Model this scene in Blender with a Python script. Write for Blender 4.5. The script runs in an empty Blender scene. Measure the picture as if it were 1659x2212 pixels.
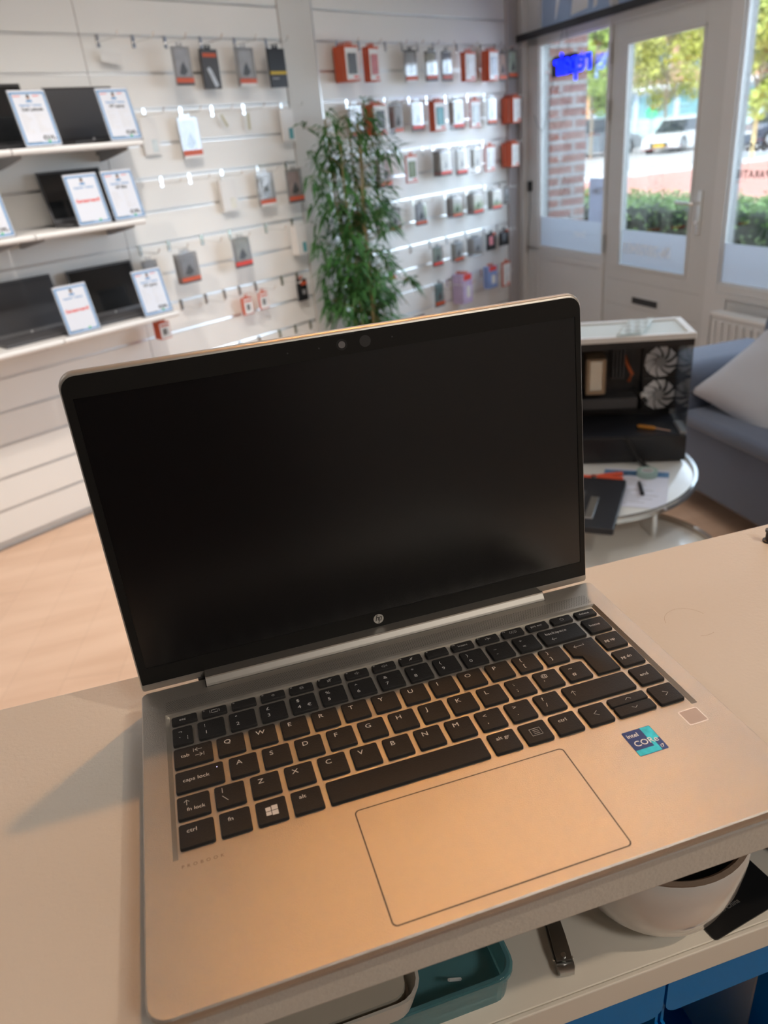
import bpy, bmesh, math, random
from mathutils import Vector, Matrix
random.seed(7)
PI = math.pi
scene = bpy.context.scene
FL = -1238.0                      # floor level in mm, the laptop deck being z = 0

def W(x, y, z):                   # mm in the laptop's axes -> metres in the scene, floor at z = 0
    return Vector((x / 1000, y / 1000, (z - FL) / 1000))

# ------------------------------------------------------------------ camera
cam_data = bpy.data.cameras.new('camera')
cam = bpy.data.objects.new('camera', cam_data)
scene.collection.objects.link(cam)
Rx = ((0.953163, -0.288889, -0.089576), (-0.205517, -0.401322, -0.892582), (0.221909, 0.869186, -0.441897))
cam.matrix_world = Matrix((
    (Rx[0][0], -Rx[1][0], -Rx[2][0], 0),
    (Rx[0][1], -Rx[1][1], -Rx[2][1], 0),
    (Rx[0][2], -Rx[1][2], -Rx[2][2], 0),
    (0, 0, 0, 1)))
cam.location = W(65.93, -199.96, 301.96)
cam_data.sensor_fit = 'HORIZONTAL'
cam_data.sensor_width = 36.0
cam_data.lens = 36.0 * 1613.56 / 1659.0
cam_data.clip_start = 0.02
cam_data.clip_end = 400
cam_data.dof.use_dof = True
cam_data.dof.focus_distance = 0.485
cam_data.dof.aperture_fstop = 12.5
scene.camera = cam

# ------------------------------------------------------------------ exposure, sky, sun, lamps
vs = scene.view_settings
vs.view_transform = 'Standard'
vs.look = 'None'
vs.gamma = 1.0
vs.use_curve_mapping = False
vs.exposure = 0.2
scene.render.film_transparent = False
world = bpy.data.worlds.new('sky')
scene.world = world
world.use_nodes = True
nt = world.node_tree
nt.nodes.clear()
wo = nt.nodes.new('ShaderNodeOutputWorld')
bg = nt.nodes.new('ShaderNodeBackground')
bg.inputs[0].default_value = (0.70, 0.82, 1.0, 1)
bg.inputs[1].default_value = 7.5
nt.links.new(bg.outputs[0], wo.inputs[0])

def lamp(name, kind, loc, energy, col, size=0.05, aim=None, size_y=None, **kw):
    d = bpy.data.lights.new(name, kind)
    d.energy = energy
    d.color = col
    if kind == 'AREA':
        d.size = size
        if size_y:
            d.shape = 'RECTANGLE'
            d.size_y = size_y
    elif kind == 'SUN':
        d.angle = size
    else:
        d.shadow_soft_size = size
    for k, v in kw.items():
        setattr(d, k, v)
    o = bpy.data.objects.new(name, d)
    scene.collection.objects.link(o)
    o.location = loc
    if aim is not None:
        o.rotation_euler = (Vector(aim) - Vector(loc)).to_track_quat('-Z', 'Y').to_euler()
    return o

lamp('sun', 'SUN', (0, 0, 20), 9.0, (1.0, 0.93, 0.84), math.radians(0.6), aim=(9, 11, 7))
# warm spotlight in the ceiling behind the screen, a second one over the shop side
lamp('ceiling_spotlight', 'SPOT', W(550, 860, 1735), 50, (1.0, 0.44, 0.12), 0.035, aim=W(500, 170, 0),
     spot_size=math.radians(66), spot_blend=0.8)
lamp('ceiling_spotlight', 'SPOT', W(1392, -783, 1735), 56, (1.0, 0.80, 0.60), 0.03, aim=W(150, 0, -200),
     spot_size=math.radians(80), spot_blend=0.5)
for lx, ly in ((500, 2500), (1500, 2900), (-1600, 900), (1700, 1500)):
    lamp('fill_panel', 'AREA', W(lx, ly, 1735), 5, (1.0, 0.95, 0.90), 0.5, aim=W(lx, ly, 0))  # unseen fill lights, placed to even out the room's brightness
lamp('fill_panel', 'AREA', W(1000, -1500, 1735), 26, (1.0, 0.93, 0.84), 0.5, aim=W(900, -1300, 0))  # fill added behind the camera, lifts the screen reflection and the open shelf
lamp('wall_fill', 'SPOT', W(-750, 1500, 1735), 165, (1.0, 0.87, 0.76), 0.06, aim=W(-450, 3000, -1000),
     spot_size=math.radians(84), spot_blend=0.9)  # added to brighten the lower left slat wall and the floor
lamp('wall_fill', 'SPOT', W(350, 2000, 1735), 150, (1.0, 0.93, 0.86), 0.06, aim=W(150, 3600, -950),
     spot_size=math.radians(74), spot_blend=0.9)  # second added fill, for the wall under the laptop shelves
# sky portals in the glazing of the shop front, so that the daylight is sampled there
PT = Vector((0.063419, -0.997987, -0.000000)); PO = Vector((2846.057003, 5478.045338, 0.000000))
PN = Vector((0.997987, 0.063419, 0.000000))
for t0, t1, z0, z1 in ((250, 1880, -560, 810), (2130, 3500, -560, 810), (250, 3600, 884, 1400)):
    pc_ = PO + PT * ((t0 + t1) / 2) + PN * 60
    o = lamp('window_portal', 'AREA', W(pc_.x, pc_.y, (z0 + z1) / 2), 1, (1, 1, 1), (t1 - t0) / 1000, size_y=(z1 - z0) / 1000,
             aim=W(pc_.x - PN.x * 1000, pc_.y - PN.y * 1000, (z0 + z1) / 2))
    o.data.cycles.is_portal = True

# ------------------------------------------------------------------ materials
MATS = {}
def mat(name, col=(0.8, 0.8, 0.8), rough=0.5, metal=0.0, emit=None, es=1.0, var=0.0, vs_=20.0,
        bump=0.0, bs=200.0, alpha=None, trans=0.0, coat=0.0, spec=0.5, stretch=None, sheen=0.0):
    if name in MATS:
        return MATS[name]
    m = bpy.data.materials.new(name)
    m.use_nodes = True
    t = m.node_tree
    b = t.nodes['Principled BSDF']
    b.inputs['Base Color'].default_value = (*col, 1)
    b.inputs['Roughness'].default_value = rough
    b.inputs['Metallic'].default_value = metal
    b.inputs['Specular IOR Level'].default_value = spec
    b.inputs['Coat Weight'].default_value = coat
    b.inputs['Transmission Weight'].default_value = trans
    b.inputs['Sheen Weight'].default_value = sheen
    if alpha is not None:
        b.inputs['Alpha'].default_value = alpha
    if emit:
        b.inputs['Emission Color'].default_value = (*emit, 1)
        b.inputs['Emission Strength'].default_value = es
    if var or bump:
        tc = t.nodes.new('ShaderNodeTexCoord')
        mp = t.nodes.new('ShaderNodeMapping')
        t.links.new(tc.outputs['Object'], mp.inputs[0])
        if stretch:
            mp.inputs['Scale'].default_value = stretch
    if var:
        n = t.nodes.new('ShaderNodeTexNoise')
        n.inputs['Scale'].default_value = vs_
        n.inputs['Detail'].default_value = 4
        t.links.new(mp.outputs[0], n.inputs['Vector'])
        mx = t.nodes.new('ShaderNodeMix')
        mx.data_type = 'RGBA'
        mx.inputs[6].default_value = (*[max(0, c * (1 - var)) for c in col], 1)
        mx.inputs[7].default_value = (*[min(1, c * (1 + var)) for c in col], 1)
        t.links.new(n.outputs['Fac'], mx.inputs[0])
        t.links.new(mx.outputs[2], b.inputs['Base Color'])
    if bump:
        n2 = t.nodes.new('ShaderNodeTexNoise')
        n2.inputs['Scale'].default_value = bs
        n2.inputs['Detail'].default_value = 3
        t.links.new(mp.outputs[0], n2.inputs['Vector'])
        bp = t.nodes.new('ShaderNodeBump')
        bp.inputs['Strength'].default_value = bump
        bp.inputs['Distance'].default_value = 0.001
        t.links.new(n2.outputs['Fac'], bp.inputs['Height'])
        t.links.new(bp.outputs[0], b.inputs['Normal'])
    MATS[name] = m
    return m

def mat_glass(name, tint=(0.9, 0.95, 0.97), gloss=0.06, rough=0.02, body=None, bodyw=0.0):
    if name in MATS:
        return MATS[name]
    m = bpy.data.materials.new(name)
    m.use_nodes = True
    t = m.node_tree
    t.nodes.clear()
    out = t.nodes.new('ShaderNodeOutputMaterial')
    tr = t.nodes.new('ShaderNodeBsdfTransparent')
    tr.inputs[0].default_value = (*tint, 1)
    gl = t.nodes.new('ShaderNodeBsdfGlossy')
    gl.inputs['Roughness'].default_value = rough
    fr = t.nodes.new('ShaderNodeFresnel')
    fr.inputs[0].default_value = 1.45
    mu = t.nodes.new('ShaderNodeMath')
    mu.operation = 'MULTIPLY_ADD'
    mu.inputs[1].default_value = 0.8
    mu.inputs[2].default_value = gloss * 0.3
    t.links.new(fr.outputs[0], mu.inputs[0])
    mx = t.nodes.new('ShaderNodeMixShader')
    t.links.new(mu.outputs[0], mx.inputs[0])
    last = tr
    if body:
        df = t.nodes.new('ShaderNodeBsdfDiffuse')
        df.inputs[0].default_value = (*body, 1)
        tl = t.nodes.new('ShaderNodeBsdfTranslucent')
        tl.inputs[0].default_value = (*body, 1)
        m1 = t.nodes.new('ShaderNodeMixShader')
        m1.inputs[0].default_value = 0.5
        t.links.new(df.outputs[0], m1.inputs[1])
        t.links.new(tl.outputs[0], m1.inputs[2])
        m2 = t.nodes.new('ShaderNodeMixShader')
        m2.inputs[0].default_value = bodyw
        t.links.new(tr.outputs[0], m2.inputs[1])
        t.links.new(m1.outputs[0], m2.inputs[2])
        last = m2
    t.links.new(last.outputs[0], mx.inputs[1])
    t.links.new(gl.outputs[0], mx.inputs[2])
    t.links.new(mx.outputs[0], out.inputs[0])
    MATS[name] = m
    return m

def mat_planks(name):
    m = mat(name, (0.80, 0.56, 0.40), 0.42)
    t = m.node_tree
    b = t.nodes['Principled BSDF']
    tc = t.nodes.new('ShaderNodeTexCoord')
    mp = t.nodes.new('ShaderNodeMapping')
    mp.inputs['Rotation'].default_value = (0, 0, math.radians(-78))
    t.links.new(tc.outputs['Object'], mp.inputs[0])
    br = t.nodes.new('ShaderNodeTexBrick')
    br.inputs['Color1'].default_value = (0.78, 0.55, 0.40, 1)
    br.inputs['Color2'].default_value = (0.745, 0.52, 0.375, 1)
    br.inputs['Mortar'].default_value = (0.66, 0.46, 0.33, 1)
    br.inputs['Scale'].default_value = 1.0
    br.inputs['Brick Width'].default_value = 1.3
    br.inputs['Row Height'].default_value = 0.19
    br.inputs['Mortar Size'].default_value = 0.0015
    t.links.new(mp.outputs[0], br.inputs[0])
    mp2 = t.nodes.new('ShaderNodeMapping')
    mp2.inputs['Rotation'].default_value = (0, 0, math.radians(-78))
    mp2.inputs['Scale'].default_value = (1.2, 9, 1)
    t.links.new(tc.outputs['Object'], mp2.inputs[0])
    n = t.nodes.new('ShaderNodeTexNoise')
    n.inputs['Scale'].default_value = 1.4
    n.inputs['Detail'].default_value = 6
    t.links.new(mp2.outputs[0], n.inputs['Vector'])
    cr = t.nodes.new('ShaderNodeValToRGB')
    cr.color_ramp.elements[0].position = 0.32
    cr.color_ramp.elements[0].color = (0.88, 0.84, 0.80, 1)
    cr.color_ramp.elements[1].position = 0.62
    cr.color_ramp.elements[1].color = (1, 1, 1, 1)
    t.links.new(n.outputs['Fac'], cr.inputs[0])
    mx = t.nodes.new('ShaderNodeMix')
    mx.data_type = 'RGBA'
    mx.blend_type = 'MULTIPLY'
    mx.inputs[0].default_value = 1
    t.links.new(br.outputs[0], mx.inputs[6])
    t.links.new(cr.outputs[0], mx.inputs[7])
    t.links.new(mx.outputs[2], b.inputs['Base Color'])
    return m

def mat_brick(name, c1, c2, mortar, bw, rh, ms, soft=1.0):
    m = mat(name, c1, 0.9)
    t = m.node_tree
    b = t.nodes['Principled BSDF']
    tc = t.nodes.new('ShaderNodeTexCoord')
    sp = t.nodes.new('ShaderNodeSeparateXYZ')
    t.links.new(tc.outputs['Object'], sp.inputs[0])
    ad = t.nodes.new('ShaderNodeMath')
    ad.operation = 'ADD'
    t.links.new(sp.outputs[0], ad.inputs[0])
    t.links.new(sp.outputs[1], ad.inputs[1])
    cb = t.nodes.new('ShaderNodeCombineXYZ')
    t.links.new(ad.outputs[0], cb.inputs[0])
    t.links.new(sp.outputs[2], cb.inputs[1])
    br = t.nodes.new('ShaderNodeTexBrick')
    br.inputs['Color1'].default_value = (*c1, 1)
    br.inputs['Color2'].default_value = (*c2, 1)
    br.inputs['Mortar'].default_value = (*mortar, 1)
    br.inputs['Scale'].default_value = 1.0
    br.inputs['Brick Width'].default_value = bw
    br.inputs['Row Height'].default_value = rh
    br.inputs['Mortar Size'].default_value = ms
    t.links.new(cb.outputs[0], br.inputs[0])
    n = t.nodes.new('ShaderNodeTexNoise')
    n.inputs['Scale'].default_value = 6
    t.links.new(tc.outputs['Object'], n.inputs['Vector'])
    mx = t.nodes.new('ShaderNodeMix')
    mx.data_type = 'RGBA'
    mx.inputs[7].default_value = (*mortar, 1)
    mu = t.nodes.new('ShaderNodeMath')
    mu.operation = 'MULTIPLY'
    mu.inputs[1].default_value = 0.30 * soft
    t.links.new(n.outputs['Fac'], mu.inputs[0])
    t.links.new(mu.outputs[0], mx.inputs[0])
    t.links.new(br.outputs[0], mx.inputs[6])
    t.links.new(mx.outputs[2], b.inputs['Base Color'])
    return m

M = dict(
    wall=mat('slatwall_laminate', (0.86, 0.85, 0.82), 0.38, var=0.02, vs_=2),
    insert=mat('aluminium_insert', (0.80, 0.80, 0.79), 0.28, 0.75, var=0.10, vs_=3),
    pillar=mat('pillar_paint', (0.70, 0.69, 0.66), 0.7, var=0.05, vs_=5),
    seam=mat('seam_and_shade', (0.30, 0.25, 0.22), 0.8),
    post=mat('taupe_post', (0.50, 0.48, 0.49), 0.6),
    paint=mat('frame_paint', (0.66, 0.66, 0.655), 0.35, var=0.03, vs_=3),
    door=mat('door_paint', (0.60, 0.60, 0.59), 0.35, var=0.03, vs_=3),
    groove=mat('paint_line', (0.42, 0.42, 0.41), 0.6),
    ceil=mat('ceiling_paint', (0.8, 0.79, 0.77), 0.9),
    back=mat('back_wall_paint', (0.55, 0.55, 0.54), 0.9),
    deck=mat('silver_deck', (0.49, 0.475, 0.445), 0.35, 0.88, bump=0.25, bs=1800),
    deckside=mat('silver_side', (0.42, 0.41, 0.41), 0.35, 0.8),
    lidmetal=mat('silver_lid', (0.46, 0.45, 0.43), 0.40, 0.8, bump=0.15, bs=1800),
    key=mat('black_key', (0.017, 0.017, 0.018), 0.55, var=0.15, vs_=400, bump=0.25, bs=1500, spec=0.3),
    legend=mat('key_legend', (0.62, 0.62, 0.62), 0.6),
    bezel=mat('black_bezel', (0.008, 0.008, 0.008), 0.5, spec=0.3),
    panel=mat('screen_panel', (0.004, 0.004, 0.005), 0.26, spec=0.7),
    grille=mat('speaker_hole', (0.035, 0.035, 0.035), 0.8),
    line=mat('dark_line', (0.05, 0.05, 0.055), 0.6),
    rubber=mat('rubber', (0.02, 0.02, 0.02), 0.8),
    white=mat('white_plastic', (0.80, 0.80, 0.79), 0.4),
    black=mat('black_plastic', (0.015, 0.015, 0.017), 0.35),
    dgrey=mat('dark_grey_plastic', (0.07, 0.07, 0.075), 0.5),
    grey=mat('grey_plastic', (0.35, 0.35, 0.36), 0.5),
    chrome=mat('chrome', (0.85, 0.85, 0.84), 0.14, 1.0),
    steel=mat('steel', (0.55, 0.55, 0.54), 0.3, 1.0),
    orange=mat('orange_card', (0.60, 0.10, 0.035), 0.45),
    red=mat('red_print', (0.75, 0.06, 0.04), 0.5),
    card=mat('white_card', (0.82, 0.81, 0.79), 0.4),
    blister=mat_glass('clear_blister', (0.93, 0.93, 0.93), 0.4, 0.08, (0.9, 0.9, 0.9), 0.13),
    glass=mat_glass('window_glass', (0.95, 0.98, 0.98), 0.05),
    acrylic=mat_glass('clear_acrylic', (0.95, 0.97, 0.98), 0.1, 0.02, (0.75, 0.85, 1.0), 0.10),
    frost=mat_glass('frosted_film', (0.8, 0.9, 1.0), 0.02, 0.4, (0.80, 0.84, 0.90), 0.90),
    frost2=mat_glass('grey_frosted_film', (0.7, 0.8, 0.9), 0.02, 0.4, (0.36, 0.39, 0.45), 0.96),
    film=mat('window_letter', (0.10, 0.07, 0.07), 0.6),
    filmw=mat('white_letter', (0.85, 0.85, 0.84), 0.6),
    floor=mat_planks('oak_laminate'),
)
COL = dict(gray=(0.13, 0.14, 0.15), pink=(0.62, 0.22, 0.24), white=(0.82, 0.82, 0.83), gold=(0.78, 0.72, 0.55),
           silver=(0.55, 0.60, 0.66), orange=(0.75, 0.50, 0.38), green=(0.62, 0.72, 0.55), rose=(0.80, 0.55, 0.50),
           cream=(0.86, 0.83, 0.68), teal=(0.10, 0.36, 0.40), ice=(0.68, 0.78, 0.80), olive=(0.16, 0.20, 0.09),
           mint=(0.50, 0.66, 0.58), lilac=(0.60, 0.50, 0.75), blue=(0.25, 0.36, 0.66), black=(0.02, 0.02, 0.022))
COLN = dict(gray='dark grey', pink='pink', white='white', gold='gold', silver='silver', orange='peach', green='pale green',
            rose='rose', cream='cream', teal='teal', ice='icy blue', olive='olive green', mint='mint', lilac='lilac',
            blue='blue', black='black')
COL['haze'] = (0.66, 0.67, 0.69)
COLN['haze'] = 'grey'
def cm(n):
    return mat('print_' + COLN[n].replace(' ', '_'), COL[n], 0.4, var=0.35, vs_=25)

# ------------------------------------------------------------------ mesh helpers
K = 0.001
class MB:
    def __init__(s):
        s.bm = bmesh.new()
    def box(s, x0, x1, y0, y1, z0, z1, bev=0, seg=2, M4=None):
        r = bmesh.ops.create_cube(s.bm, size=1)
        mtx = Matrix.Translation(((x0 + x1) / 2 * K, (y0 + y1) / 2 * K, (z0 + z1) / 2 * K)) @ \
            Matrix.Diagonal(((x1 - x0) * K, (y1 - y0) * K, (z1 - z0) * K, 1))
        if M4 is not None:
            mtx = M4 @ mtx
        bmesh.ops.transform(s.bm, matrix=mtx, verts=r['verts'])
        if bev:
            es = list({e for v in r['verts'] for e in v.link_edges})
            bmesh.ops.bevel(s.bm, geom=es, offset=bev * K, segments=seg, affect='EDGES', profile=0.5)
        return s
    def prism(s, pts, a0, a1, axis='z', bev=0, M4=None):
        def P(p, a):
            if axis == 'z': return Vector((p[0] * K, p[1] * K, a * K))
            if axis == 'x': return Vector((a * K, p[0] * K, p[1] * K))
            return Vector((p[0] * K, a * K, p[1] * K))
        A = [s.bm.verts.new(P(p, a0)) for p in pts]
        B = [s.bm.verts.new(P(p, a1)) for p in pts]
        n = len(pts)
        fs = [s.bm.faces.new(A[::-1]), s.bm.faces.new(B)]
        for i in range(n):
            fs.append(s.bm.faces.new((A[i], A[(i + 1) % n], B[(i + 1) % n], B[i])))
        bmesh.ops.recalc_face_normals(s.bm, faces=fs)
        if M4 is not None:
            bmesh.ops.transform(s.bm, matrix=M4, verts=A + B)
        if bev:
            es = [e for e in fs[1].edges]
            bmesh.ops.bevel(s.bm, geom=es, offset=bev * K, segments=2, affect='EDGES', profile=0.5)
        return s
    def tube(s, pts, r, n=10, closed=False):
        pts = [Vector(p) * K for p in pts]
        rs = r if isinstance(r, (list, tuple)) else [r] * len(pts)
        rings = []
        up = Vector((0, 0, 1))
        for i, p in enumerate(pts):
            if closed:
                d = pts[(i + 1) % len(pts)] - pts[i - 1]
            else:
                d = pts[min(i + 1, len(pts) - 1)] - pts[max(i - 1, 0)]
            d.normalize()
            a = up if abs(d.dot(up)) < 0.95 else Vector((1, 0, 0))
            u = d.cross(a).normalized()
            v = d.cross(u)
            rings.append([s.bm.verts.new(p + (u * math.cos(2 * PI * k / n) + v * math.sin(2 * PI * k / n)) * rs[i] * K)
                          for k in range(n)])
        m = len(rings)
        for i in range(m if closed else m - 1):
            a, b = rings[i], rings[(i + 1) % m]
            for k in range(n):
                s.bm.faces.new((a[k], a[(k + 1) % n], b[(k + 1) % n], b[k]))
        if not closed:
            s.bm.faces.new(rings[0][::-1])
            s.bm.faces.new(rings[-1])
        return s
    def lathe(s, prof, cx=0, cy=0, n=40, M4=None):
        rings = []
        for r, z in prof:
            if r < 1e-6:
                rings.append([s.bm.verts.new((cx * K, cy * K, z * K))])
            else:
                rings.append([s.bm.verts.new(((cx + r * math.cos(2 * PI * k / n)) * K, (cy + r * math.sin(2 * PI * k / n)) * K, z * K))
                              for k in range(n)])
        for a, b in zip(rings, rings[1:]):
            for k in range(n):
                q = []
                for v in (a[k % len(a)], a[(k + 1) % len(a)], b[(k + 1) % len(b)], b[k % len(b)]):
                    if v not in q:
                        q.append(v)
                if len(q) > 2:
                    try:
                        s.bm.faces.new(q)
                    except ValueError:
                        pass
        if M4 is not None:
            bmesh.ops.transform(s.bm, matrix=M4, verts=[v for r in rings for v in r])
        return s
    def quad(s, a, b, c, d):
        vs4 = [s.bm.verts.new(Vector(p) * K) for p in (a, b, c, d)]
        s.bm.faces.new(vs4)
        return s
    def grid(s, f, nu, nv, thick=0):
        V = [[s.bm.verts.new(Vector(f(i / nu, j / nv)) * K) for j in range(nv + 1)] for i in range(nu + 1)]
        fs = [s.bm.faces.new((V[i][j], V[i + 1][j], V[i + 1][j + 1], V[i][j + 1])) for i in range(nu) for j in range(nv)]
        if thick:
            bmesh.ops.solidify(s.bm, geom=fs, thickness=thick * K)
        return s
    def build(s, name, m, parent=None, smooth=False, loc=None, rot=None, recalc=True):
        if recalc:
            bmesh.ops.recalc_face_normals(s.bm, faces=s.bm.faces)
        me = bpy.data.meshes.new(name)
        s.bm.to_mesh(me)
        s.bm.free()
        if smooth:
            for p in me.polygons:
                p.use_smooth = True
            if smooth != 'all':
                try:
                    me.set_sharp_from_angle(angle=math.radians(38))
                except Exception:
                    pass
        me.materials.append(m)
        o = bpy.data.objects.new(name, me)
        scene.collection.objects.link(o)
        if parent is not None:
            o.parent = parent
        if loc is not None:
            o.location = loc
        if rot is not None:
            o.rotation_euler = rot
        return o

def thing(name, label, cat, loc, rotz=0.0, group=None):
    o = bpy.data.objects.new(name, None)
    scene.collection.objects.link(o)
    o.empty_display_size = 0.05
    o.location = loc
    o.rotation_euler = (0, 0, rotz)
    o['label'] = label
    o['category'] = cat
    if group:
        o['group'] = group
    return o

def tag(o, label, cat, group=None, loc=None, rotz=None):
    o['label'] = label
    o['category'] = cat
    if group:
        o['group'] = group
    if loc is not None:
        o.location = loc
    if rotz is not None:
        o.rotation_euler = (0, 0, rotz)
    return o

def struct(o, loc=None, rotz=None):
    o['kind'] = 'structure'
    if loc is not None:
        o.location = loc
    if rotz is not None:
        o.rotation_euler = (0, 0, rotz)
    return o

def copy_tree(o, parent=None):
    c = o.copy()
    scene.collection.objects.link(c)
    if parent is not None:
        c.parent = parent
    for ch in o.children:
        copy_tree(ch, c)
    return c

def text(body, size, m, name='lettering', parent=None, loc=(0, 0, 0), rot=(0, 0, 0), align='LEFT', ext=0.05, bold=0.0,
         spacing=1.0, xs=1.0, shear=0.0, valign='TOP_BASELINE'):
    c = bpy.data.curves.new(name, 'FONT')
    c.body = body
    c.size = size * K
    c.align_x = align
    c.extrude = ext * K
    c.offset = bold * K
    c.space_character = spacing
    c.shear = shear
    c.resolution_u = 3
    tmp = bpy.data.objects.new(name, c)
    scene.collection.objects.link(tmp)
    bpy.context.view_layer.update()
    me = bpy.data.meshes.new_from_object(tmp.evaluated_get(bpy.context.evaluated_depsgraph_get()))
    bpy.data.objects.remove(tmp)
    me.materials.clear()
    me.materials.append(m)
    o = bpy.data.objects.new(name, me)
    scene.collection.objects.link(o)
    if parent is not None:
        o.parent = parent
    o.location = Vector(loc) * K
    o.rotation_euler = rot
    o.scale = (xs, 1, 1)
    return o

def rrect(x0, x1, y0, y1, r, n=5):
    rs = r if isinstance(r, (list, tuple)) else [r] * 4     # order: front-left, front-right, back-right, back-left
    pts = []
    for (cx, cy, a0, rr) in ((x0 + rs[0], y0 + rs[0], PI, rs[0]), (x1 - rs[1], y0 + rs[1], 1.5 * PI, rs[1]),
                             (x1 - rs[2], y1 - rs[2], 0, rs[2]), (x0 + rs[3], y1 - rs[3], 0.5 * PI, rs[3])):
        for k in range(n + 1):
            a = a0 + 0.5 * PI * k / n
            pts.append((cx + rr * math.cos(a), cy + rr * math.sin(a)))
    return pts

def loft(mb, loops):                        # loops: lists of (x, y, z) in mm, capped at both ends
    R = [[mb.bm.verts.new(Vector(p) * K) for p in lp] for lp in loops]
    n = len(R[0])
    for a, b in zip(R, R[1:]):
        for k in range(n):
            mb.bm.faces.new((a[k], a[(k + 1) % n], b[(k + 1) % n], b[k]))
    mb.bm.faces.new(R[0][::-1])
    mb.bm.faces.new(R[-1])
    return mb

# frames: the slat wall (u to the right, v into the wall) and the shop front (t to the right, v outwards)
D_ = Vector((0.860422, 0.509583, 0.000000)); N_ = Vector((-0.509583, 0.860422, 0.000000)); BASE = Vector((-1662.833403, 2807.663811, 0.000000))
RW = math.atan2(D_.y, D_.x)
P0_ = Vector((2846.057003, 5478.045338, 0.000000)); T_ = Vector((0.063419, -0.997987, -0.000000)); NN_ = Vector((0.997987, 0.063419, 0.000000))
RF = math.atan2(T_.y, T_.x)
def onwall(u, off, z):
    p = BASE + D_ * u - N_ * off
    return W(p.x, p.y, z)
def onfront(t, off, z):
    p = P0_ + T_ * t + NN_ * off
    return W(p.x, p.y, z)
UC = 5240.3
Z0 = 972.32          # height of groove number 0
PITCH = 145.0

# ================================================================== the setting
A_ = BASE + D_ * (-1500)
B_ = P0_
C_ = P0_ + T_ * 8000
E_ = C_ - NN_ * 4600
room = [(A_.x, A_.y), (B_.x, B_.y), (C_.x, C_.y), (E_.x, E_.y)]
struct(MB().prism(room[::-1], FL - 60, FL).build('floor', M['floor'], loc=(0, 0, -FL * K)))
struct(MB().prism(room[::-1], 1742, 1800).build('ceiling', M['ceil'], loc=(0, 0, -FL * K)))

def back_wall(name, a, b):
    d = Vector((b.x - a.x, b.y - a.y, 0))
    o = MB().box(0, d.length, 0, 80, 0, 2980).build(name, M['back'])
    struct(o, W(a.x, a.y, FL), math.atan2(d.y, d.x))
back_wall('wall_back', E_, A_)
back_wall('wall_right', C_, E_)

WL = onwall(0, 0, FL)
def gz(k):
    return Z0 - PITCH * k - FL
mb = MB()
ins = MB()
for (u0, u1) in ((-1500, 1875), (1878.5, 3004), (3252, 5064)):
    for k in range(-4, 16):
        zb = max(gz(k) + 7, 6)
        zt = min(gz(k - 1) - 7, 2980)
        if zt <= zb:
            continue
        mb.box(u0, u1, 0, 20, zb, zt)
        if gz(k) > 20:
            # aluminium insert: lower lip, sloping throat, back
            ins.prism([(0.5, gz(k) - 7), (0.5, gz(k) - 4.5), (3, gz(k) - 3.5), (6, gz(k) + 5), (2, gz(k) + 5.5), (2, gz(k) + 7), (12, gz(k) + 7),
                       (12, gz(k) - 7)], u0, u1, 'x')
mb.box(-1500, 5230, 20, 60, 0, 2980)
wl = struct(mb.build('wall_left', M['wall']), WL, RW)
struct(ins.build('trim_1', M['insert']), WL, RW)
struct(MB().box(-1500, 3004, 0, 16, 0, 6).box(3252, 5064, 0, 16, 0, 6).build('baseboard_left', M['seam']), WL, RW)
# pillar between the two runs of panels
struct(MB().box(3010, 3246, -3, 20, 0, 2980, 3).build('trim_2', M['pillar']), WL, RW)
struct(MB().box(3004, 3010, 4, 18, 0, 2980).box(1875, 1878.5, 4, 18, 700, 2980).build('trim_3', M['seam']), WL, RW)  # dark strip left of the pillar paints its shadow; the other marks a joint
struct(MB().box(3246, 3252, -4, 18, 0, 2980).build('trim_4', M['insert']), WL, RW)
struct(MB().box(5066, 5226, -24, 20, 0, 2980, 3).build('trim_5', M['post']), WL, RW)

# ------------------------------------------------------------------ shop front
FR = onfront(0, 0, FL)
def fh(z):
    return z - FL
fr = MB()
fr.box(-60, 114, -40, 80, 0, 2980, 3)
fr.box(114, 258, 0, 80, 0, 2980, 2)
fr.box(114, 1095, 0, 70, fh(-546), fh(-511), 2)            # bottom rail of the first window
fr.box(114, 1090, 6, 70, 0, fh(-546))
fr.box(130, 1075, -6, 6, fh(-585), fh(-546), 1)             # framing round the infill panel
fr.box(114, 180, -4, 6, 0, fh(-585), 1)
fr.box(1028, 1090, -4, 6, 0, fh(-585), 1)
fr.box(114, 3600, 0, 80, fh(803), fh(884), 2)              # transom
fr.box(1061, 1092, -2, 80, 0, 2140, 1)
fr.box(2050, 2133, -2, 80, 0, 2980, 2)
fr.box(2133, 3500, 0, 70, fh(-600), fh(-556), 2)
fr.box(2133, 3500, 6, 70, 0, fh(-600))
fr.box(2133, 2215, -4, 6, 0, fh(-600), 1)
fr.box(2215, 3500, -4, 6, fh(-628), fh(-600), 1)
fr.box(1056, 1100, -4, 80, 2140, 2980, 2)                 # fanlight divider
fr.box(114, 3600, 0, 80, fh(1400), 2980)
fr.box(3500, 8000, 0, 80, 0, 2980)
struct(fr.build('wall_front', M['paint']), FR, RF)
struct(MB().box(1092, 1096, 8, 60, 0, fh(822)).box(2046, 2050, 8, 60, 0, fh(822)).box(1092, 2050, 8, 60, fh(822), fh(826)).build('trim_6', M['groove']), FR, RF)

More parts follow.
